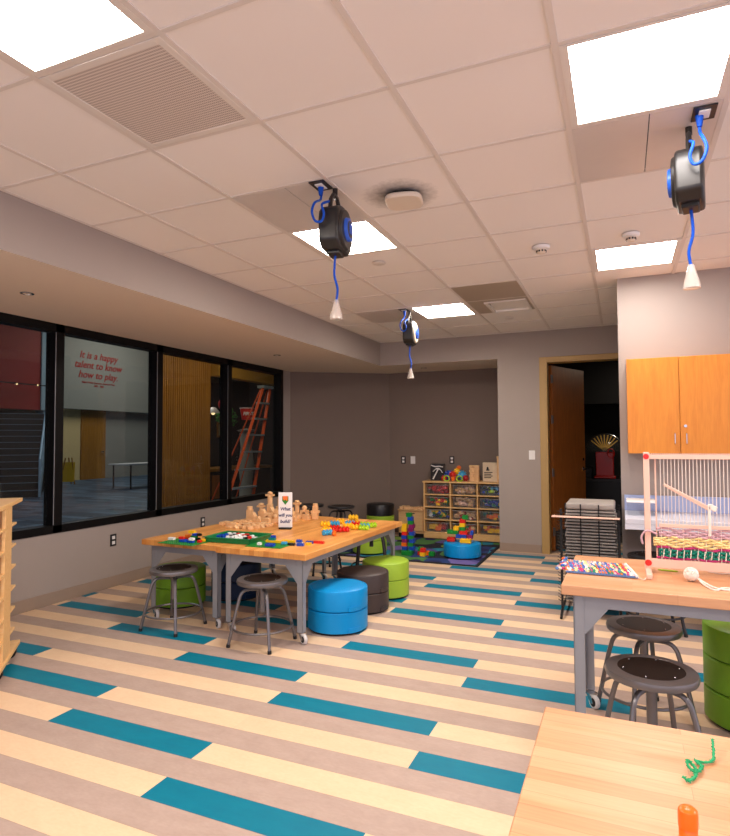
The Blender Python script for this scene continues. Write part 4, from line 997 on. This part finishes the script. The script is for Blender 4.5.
# studded connector pieces at the right table end
def waffle(label, x, y, rz, mat, z=ZT, n=3):
    m = MB()
    for i in range(n):
        c = (i - (n - 1) / 2) * .03
        m.cyl((c, 0, .004), (c, 0, .036), .019, seg=12); m.ball((c, .022, .02), .010, seg=8).ball((c, -.022, .02), .010, seg=8); m.cyl((c, 0, .036), (c, 0, .046), .009, seg=8); m.cyl((c, 0, 0.0), (c, 0, .005), .010, seg=8)
    return tag(m.build('connector_toy', mat, loc=(x, y, z), rz=rz), label, 'toy')
W = [('yellow', -2.62, 5.13, .2, 'p_yellow', 0, 'at the far left of the connector pile'), ('sky blue', -2.555, 5.20, .3, 'p_sky', .0, 'at the left of the connector pile'), ('yellow', -2.56, 5.33, 1, 'p_yellow', 0, 'behind the left blue connector'), ('sky blue', -2.41, 5.26, .2, 'p_sky', 0, 'at the back centre of the connector pile'),
     ('yellow', -2.41, 5.36, .1, 'p_yellow', .0, 'at the back of the connector pile'), ('yellow', -2.41, 5.34, .1, 'p_yellow', .035, 'highest in the connector pile'), ('red', -2.30, 5.22, .5, 'p_red', 0, 'at the back right of the connector pile'), ('yellow', -2.34, 5.10, .9, 'p_yellow', 0, 'in the centre of the connector pile'),
     ('red', -2.415, 4.93, .3, 'p_red', 0, 'at the centre left of the connector pile'), ('yellow', -2.44, 4.82, -.3, 'p_yellow', 0, 'at the front left of the connector pile'), ('sky blue', -2.33, 4.665, 1.0, 'p_sky', 0, 'at the very front of the connector pile'), ('red', -2.255, 4.88, .4, 'p_red', 0, 'at the centre right of the connector pile'),
     ('red', -2.33, 4.86, 0, 'p_red', 0, 'in the middle front of the connector pile'), ('orange', -2.225, 4.64, .3, 'p_orange', 0, 'lying alone at the front right of the connector pile'), ('lime', -2.19, 5.24, .2, 'p_lime', 0, 'left of the right blue connector'), ('sky blue', -2.13, 5.13, .3, 'p_sky', 0, 'at the right of the connector pile'),
     ('lime', -2.08, 5.22, .9, 'p_lime', 0, 'at the right rear edge of the table'), ('lime', -2.09, 5.05, .1, 'p_lime', 0, 'at the right front edge of the connector pile'), ('yellow', -2.19, 5.05, .6, 'p_yellow', 0, 'left in front of the right blue connector')]
for c, x, y, rz, mt, dz, wh in W: waffle('%s studded connector %s' % (c, wh), (x - .02 - max(0, x + 2.45) * .25) * .955 + .01, (y - .05) * .955, rz, mt, ZT + dz * 1.3, 1 if c == 'orange' else 3)

# ------------------------------------------------------------------ right work table things
def on_right(*objs):
    for o in objs: o.location = (o.location.x * KR, o.location.y * KR, ZR + .0005 + (o.location.z - ZT) * KR); o.scale = (KR, KR, KR)
    return objs[0]
right_first = set(bpy.data.objects)
t = thing('weaving_loom', 'pale wooden upright loom strung with white warp and a half woven rug', 'loom', (.115, 3.86, ZT), 0)
LW = .95; LH = .70
for x in (0, LW):
    MB().bb((x - .002, -.016, .03), (x + .030, .016, LH + .005)).build('post', 'loom', t, bev=.003)
    ft = MB().bb((x - .004, -.19, 0), (x + .028, .13, .03)).build('foot', 'loom', t, bev=.006)
    MB().cyl((x + .013, -.020, .062), (x + .013, -.016, .062), .018).cyl((x + .013, -.02, LH - .02), (x + .013, -.016, LH - .02), .016).build('knob', 'p_red', t)
MB().bb((.03, -.012, LH - .035), (LW, .012, LH - .008)).build('top_bar', 'loom', t, bev=.002); MB().bb((.03, -.014, .035), (LW, .014, .085)).build('bottom_bar', 'loom', t, bev=.002)
m = MB()
for k in range(80): m.bb((.03 + k * .0115, -.014, LH - .008), (.036 + k * .0115, .014, LH - .002))
tag(m.build('warp_pegs', 'loom', t, smooth=False), kind='stuff')
MB().bb((.058, .016, .035), (.066, .024, LH - .03)).build('warp_rod', 'loom', t)
m = MB()
for k in range(46):
    x = .085 + k * .0188; m.cyl((x, -.004 + .006 * (k % 2), .08), (x + .003, -.002, LH - .02), .0020, seg=5)
tag(m.build('warp_threads', 'yarn_white', t), kind='stuff')
def band(z0, z1, mats, name, amp=.006, wob=.004, start=.075):
    rows = max(1, int((z1 - z0) / .011)); m = MB()
    for r in range(rows):
        z = z0 + (r + .5) * (z1 - z0) / rows; ph = (r % 2) * PI; P = []
        for i in range(0, 72):
            x = start + i * (LW - start - .02) / 71; P.append((x, amp * math.sin(i * 1.25 + ph), z + wob * math.sin(i * .5 + r)))
        m.tube(P, .0068, 6, mi=r % len(mats))
    m.build(name, mats, t)
band(.088, .10, ['yarn_pink', 'yarn_blue'], 'woven_fringe', start=.06); band(.10, .145, ['yarn_teal'], 'teal_band', .010, .001); band(.145, .16, ['yarn_pink', 'yarn_yellow'], 'pink_band', .006, .006, .06)
band(.16, .215, ['yarn_yellow'], 'yellow_band', .008, .006, .045); band(.215, .25, ['yarn_mauve', 'yarn_mauve'], 'mauve_band', .007, .003); band(.25, .268, ['yarn_mauve', 'yarn_white', 'yarn_pink'], 'top_band', .006, .006, .06)
MB().bb((.075, -.018, .272), (LW - .02, -.011, .292)).build('batten', 'loom', t, bev=.002)
m = MB()
for k in range(26): m.box((.095 + k * .0345, -.016, .122), (.004, .008, .045), ry=.1)
tag(m.build('warp_loops', 'yarn_white', t), kind='stuff')
MB().tube(cr_pts([(.06, -.012, .23), (.01, -.03, .25), (-.02, -.025, .215), (-.015, -.02, .17)]), .006, 6).build('loose_end', 'yarn_mauve', t)
# shuttle resting in the warp
t = thing('loom_shuttle', 'slender pale wooden shuttle wound with yarn leaning in the warp', 'shuttle', (.405, 3.825, ZT + .395))
MB().box((-.07, 0, .06), (.27, .012, .014), ry=rad(29)).box((-.06, 0, .045), (.24, .010, .012), ry=rad(31)).build('stick', 'loom', t, bev=.003); MB().bb((.03, -.008, -.16), (.045, .006, .02)).box((.055, 0, -.0), (.04, .016, .03), ry=.5).build('wound_yarn', 'yarn_white', t, bev=.003)
# woven piece
mats = ['yarn_blue', 'yarn_yellow', 'yarn_white', 'yarn_pink', 'yarn_teal', 'yarn_mauve', 'p_blue', 'p_orange']
t = thing('woven_mat', 'multicoloured woven yarn mat hanging over the left table corner', 'woven mat', (-.135, 3.84, ZT + .001), rad(-2))
m = MB(); rr2 = random.Random(11)
for i in range(46):
    x = -.20 + i * .0083; P = []
    mi = rr2.randrange(8); 
    for j in range(14):
        y = -.17 + j * .0255 + (.0 if x < .1 else 0); xx = x + (.0 - (y) * .18) ; P.append((xx, y, .009 + .004 * math.sin(j * 1.7 + (i % 2) * PI)))
    a = 0
    while a < 13:
        b = min(13, a + rr2.choice((2, 3, 4))); m.tube(P[a:b + 1], .0080, 5, mi=mi); a = b; mi = rr2.choice((0, 0, 1, 1, 3, 4, 5, 6, 7, 2, mi, mi, mi, mi))
m.build('weave', mats, t)
m = MB()
for k in range(26): 
    m.ball((-.215 + rr2.uniform(-.012, .02), -.16 + k * .0125, .012 + rr2.uniform(0, .014)), .012, (1, 1, .8), 8, mi=k % 8)
m.build('knotted_edge', mats, t)
MB().tube([(.205, -.17, .012), (.165, .0, .018), (.135, .165, .012)], .009, 6).build('white_binding', 'yarn_white', t)
MB().tube(cr_pts([(.205, -.165, .008), (.24, -.19, .003), (.25, -.12, .003)]), .002, 5).build('loose_thread', 'yarn_white', t)
# needle, yarn ball
tag(MB().prism([(-.055, .0), (-.03, .012), (.04, .009), (.055, .0), (.04, -.009), (-.03, -.012)], None, .006).build('weaving_needle', 'p_lime', loc=(.235, 3.955, ZT), rz=rad(-8), bev=.002), 'lime green plastic weaving needle lying by the loom foot', 'needle')
t = thing('yarn_ball', 'small ball of off-white yarn on the right work table', 'yarn', (.335, 3.72, ZT))
m = MB().ball((0, 0, .038), .034, seg=16)
for k in range(26):
    ax = Vector((rr2.gauss(0, 1), rr2.gauss(0, 1), rr2.gauss(0, 1))).normalized(); a = ax.orthogonal().normalized(); b = ax.cross(a)
    m.tube([Vector((0, 0, .0385)) + .0355 * (a * math.cos(q) + b * math.sin(q)) for q in [i * PI / 10 for i in range(20)]], .0032, 5, True)
m.build('winding', 'yarn_white', t)
P = cr_pts([(.03, -.01, .02), (.05, -.08, .006), (.075, -.17, .004), (.10, -.19, .004), (.13, -.13, .004), (.20, -.11, .004), (.30, -.02, .004), (.42, -.02, .004)]); m = MB().tube(P, .005, 6)
m.tube(cr_pts([(.03, .0, .02), (.07, -.10, .009), (.10, -.15, .006), (.16, -.16, .004), (.26, -.06, .006), (.4, .02, .004)]), .005, 6); m.build('trailing_yarn', 'yarn_white', t)
tag(MB().tube(cr_pts([(0, 0, .004), (.06, -.03, .004), (.14, .01, .005), (.2, -.04, .004), (.3, -.02, .004)]), .0045, 6).build('yarn_strand', 'yarn_white', loc=(.45, 4.0, ZT)), 'loose beige yarn strand lying under the loom at the right', 'yarn')

# near table: pipe cleaner and glue stick
P = cr_pts([(x / KR, y / KR, z) for x, y, z in ((.158, 1.416, .022), (.155, 1.377, .012), (.150, 1.354, .006), (.136, 1.342, .005), (.120, 1.341, .006), (.128, 1.325, .006), (.126, 1.309, .008), (.115, 1.291, .008), (.106, 1.293, .014), (.102, 1.307, .020), (.109, 1.312, .016), (.116, 1.299, .010), (.113, 1.280, .006), (.101, 1.260, .005), (.093, 1.264, .008))], 5)
m = MB().tube([(p[0], p[1], p[2]) for p in P], .0026, 6)
for i, p in enumerate(P):
    for k in range(5):
        a = random.random() * 6.28; m.box((p[0] + .003 * math.cos(a), p[1] + .003 * math.sin(a), p[2] + random.uniform(-.003, .003)), (.0012, .0012, .005), random.random() * 3, random.random() * 3, random.random() * 3)
tag(m.build('pipe_cleaner', 'chenille', loc=(0, 0, ZT)), 'curled green pipe cleaner lying on the near table', 'pipe cleaner')
t = thing('glue_stick', 'orange capped glue stick standing on the near right table', 'glue stick', (.102, 1.312, ZT))
MB().lathe([(0, 0), (.0165, 0), (.0165, .034), (.015, .036), (0, .036)], seg=28).build('barrel', 'p_orange', t)
MB().lathe([(0, .036), (.0175, .036), (.0178, .060), (.0168, .068), (.012, .072), (0, .073)], seg=28).build('cap', 'p_orange', t)

for o in [o for o in bpy.data.objects if o not in right_first and o.parent is None]: on_right(o)
# ------------------------------------------------------------------ drying rack
t = thing('drying_rack', 'black wire drying rack stacked with grey trays by the door', 'drying rack', (-.25, 5.27, 0))
rw, rd = .215, .22
for sx in (-1, 1):
    for sy in (-1, 1): MB().bb((sx * rw - .009, sy * rd - .009, .05), (sx * rw + .009, sy * rd + .009, .86)).build('corner_post', 'wire', t)
    MB().tube([(sx * rw, -rd - .12, .012), (sx * rw, -rd, .06), (sx * rw, rd, .06), (sx * rw, rd + .1, .012)], .011, 6).build('floor_runner', 'wire', t)
for x in (-.065, .07): MB().bb((x - .005, -rd - .012, .08), (x + .005, -rd - .004, .90)).build('front_bar', 'wire', t)
for k in range(30):
    z = .12 + k * .0245; m = MB()
    m.tube([(-rw - .03, -rd - .01, z + .012), (-rw, -rd - .02, z), (rw, -rd - .02, z), (rw + .0, -rd - .02, z)], .0028, 5)
    for x in (-.14, 0, .14): m.cyl((x, -rd - .02, z), (x, rd, z), .002, seg=5)
    m.cyl((-rw, rd, z), (rw, rd, z), .0028, seg=5)
    m.build('wire_shelf', 'wire', t)
for k in range(30):
    z = .12 + k * .0245 + .0040
    tag(MB().box((0, 0, z + .006), (.39 - .012 * (k % 3), .42, .014), rz=rr.uniform(-.01, .01)).build('drying_tray', 'sheet', loc=(-.245, 5.27, 0), bev=.003), 'grey tray slotted in the black wire drying rack', 'tray', 'trays in the drying rack')
t2 = tag(MB().box((0, 0, 0), (.37, .40, .055)).build('grey_tote', 'sheet', loc=(-.245, 5.26, .881), bev=.018, seg=3), 'rounded grey tote lying on top of the drying rack', 'tote')
tag(MB().bb((-.53, 4.955, .80), (-.025, 5.02, .807)).build('wooden_strip', 'loom', smooth=False), 'thin pale wooden strip poking out across the drying rack', 'strip')

# counter and upper cabinets on the right block wall
t = thing('wall_counter', 'pale blue-grey counter with backsplash along the right hand wall', 'counter', (0.0, 5.499, 0))
MB().bb((.01, -.60, .78), (3.5, 0, .82)).build('worktop', 'counter', t, bev=.004); MB().bb((.01, -.02, .82), (3.5, 0, .95)).build('backsplash', 'splash', t, bev=.003); MB().bb((.01, -.6, .74), (3.5, -.58, .78)).build('front_edge', 'counter', t)
for x in (.15, 1.2, 2.4): MB().prism([(0, .739), (-.45, .739), (-.45, .71), (-.03, .5), (0, .5)], Matrix(((0, 0, 1, x), (1, 0, 0, 0), (0, 1, 0, 0), (0, 0, 0, 1))), .01).build('bracket', 'black', t)
t = thing('clear_tub', 'clear plastic tub with a white lid at the left end of the counter', 'tub', (.13, 5.25, .8205))
MB().bb((-.10, -.14, 0), (.10, .14, .10)).build('body', 'bin', t, bev=.012); MB().bb((-.105, -.145, .10), (.105, .145, .112)).build('lid', 'white', t, bev=.004)
t = thing('counter_cooler', 'dark low bins stored beneath the right hand counter', 'bin', (1.2, 5.2, 0))
MB().bb((-.5, -.2, 0), (.9, .25, .45)).build('tub', 'black', t, bev=.02); MB().bb((-.52, -.22, .45), (.92, .27, .47)).build('lid', 'stool_dark', t, bev=.008)
for i, (x0, lb) in enumerate(((.046, 'honey oak wall cabinet pair of doors above the loom'), (.80, 'honey oak wall cabinet at the right edge of the view'), (1.554, 'honey oak wall cabinet out of view to the right'))):
    t = thing('wall_cabinet', lb, 'cabinet', (x0, 5.498, 1.305))
    MB().bb((0, -.28, 0), (.75, 0, .76)).build('carcass', 'oak', t, bev=.001)
    for k in (0, 1):
        dd = MB().bb((.0 + k * .3755, -.30, 0), (.3715 + k * .3785, -.281, .76)).build('door', 'oak', t, bev=.002)
        hx = .335 if k == 0 else .415
        MB().tube([(hx, -.30, .075), (hx, -.325, .08), (hx, -.325, .155), (hx, -.30, .16)], .005, 6).build('handle', 'chrome', dd)
        if k == 1: MB().cyl((hx - .005, -.30, .215), (hx - .005, -.307, .215), .011, seg=16).build('lock', 'chrome', dd)

# ------------------------------------------------------------------ rolling bin cart at the left edge
t = thing('bin_cart', 'birch rolling shelf cart holding clear bins at the left edge', 'cart', (-3.72, 2.75, 0), rad(44))
# local: origin = corner tip, +Y towards... end edge runs along local -Y, length along local -X
MB().bb((-1.0, -.74, .075), (0, 0, .10)).build('base', 'birch', t, bev=.003); MB().bb((-1.0, -.74, 1.02), (0, 0, 1.045)).build('top', 'birch', t, bev=.003)
for x in (-.03, -.99): MB().bb((x, -.465, .10), (x + .02, -.275, 1.02)).build('end_panel', 'birch', t, bev=.002)
MB().bb((-.97, -.375, .10), (-.03, -.365, 1.02)).build('centre_panel', 'birch', t)
for k in range(6):
    z = .21 + k * .135
    for s_ in (0, 1):
        y0, y1 = (-.274, -.13) if s_ == 0 else (-.61, -.466)
        MB().bb((-.98, y0, z), (-.01, y1, z + .014)).build('shelf_rail', 'birch', t, bev=.002)
for x, y in ((-.05, -.05), (-.05, -.45), (-.9, -.05), (-.9, -.60)):
    c = MB().bb((x - .035, y - .035, .06), (x + .035, y + .035, .075)).bb((x - .02, y - .024, .03), (x + .02, y - .018, .06)).bb((x - .02, y + .018, .03), (x + .02, y + .024, .06)).build('caster', 'black', t)
    MB().cyl((x, y - .015, .038), (x, y + .015, .038), .038, seg=20).build('wheel', 'rubber', c)
rot = Matrix.Rotation(rad(44), 4, 'Z')
shelfname = ['lowest', 'second lowest', 'third lowest', 'third highest', 'second highest', 'highest']
for k in range(6):
    for s_ in (0, 1):
        z = .21 + k * .135 + .0145
        p = rot @ Vector((-.19, -.262 if s_ == 0 else -.655, 0)) + Vector((-3.72, 2.75, z))
        b_ = bin_('clear bin on the %s shelf of the birch cart, %s side' % (shelfname[k], 'window' if s_ == 0 else 'room'), p, .28, .095, .175 if s_ == 0 else .18)
        b_.rotation_euler.z = rad(44)
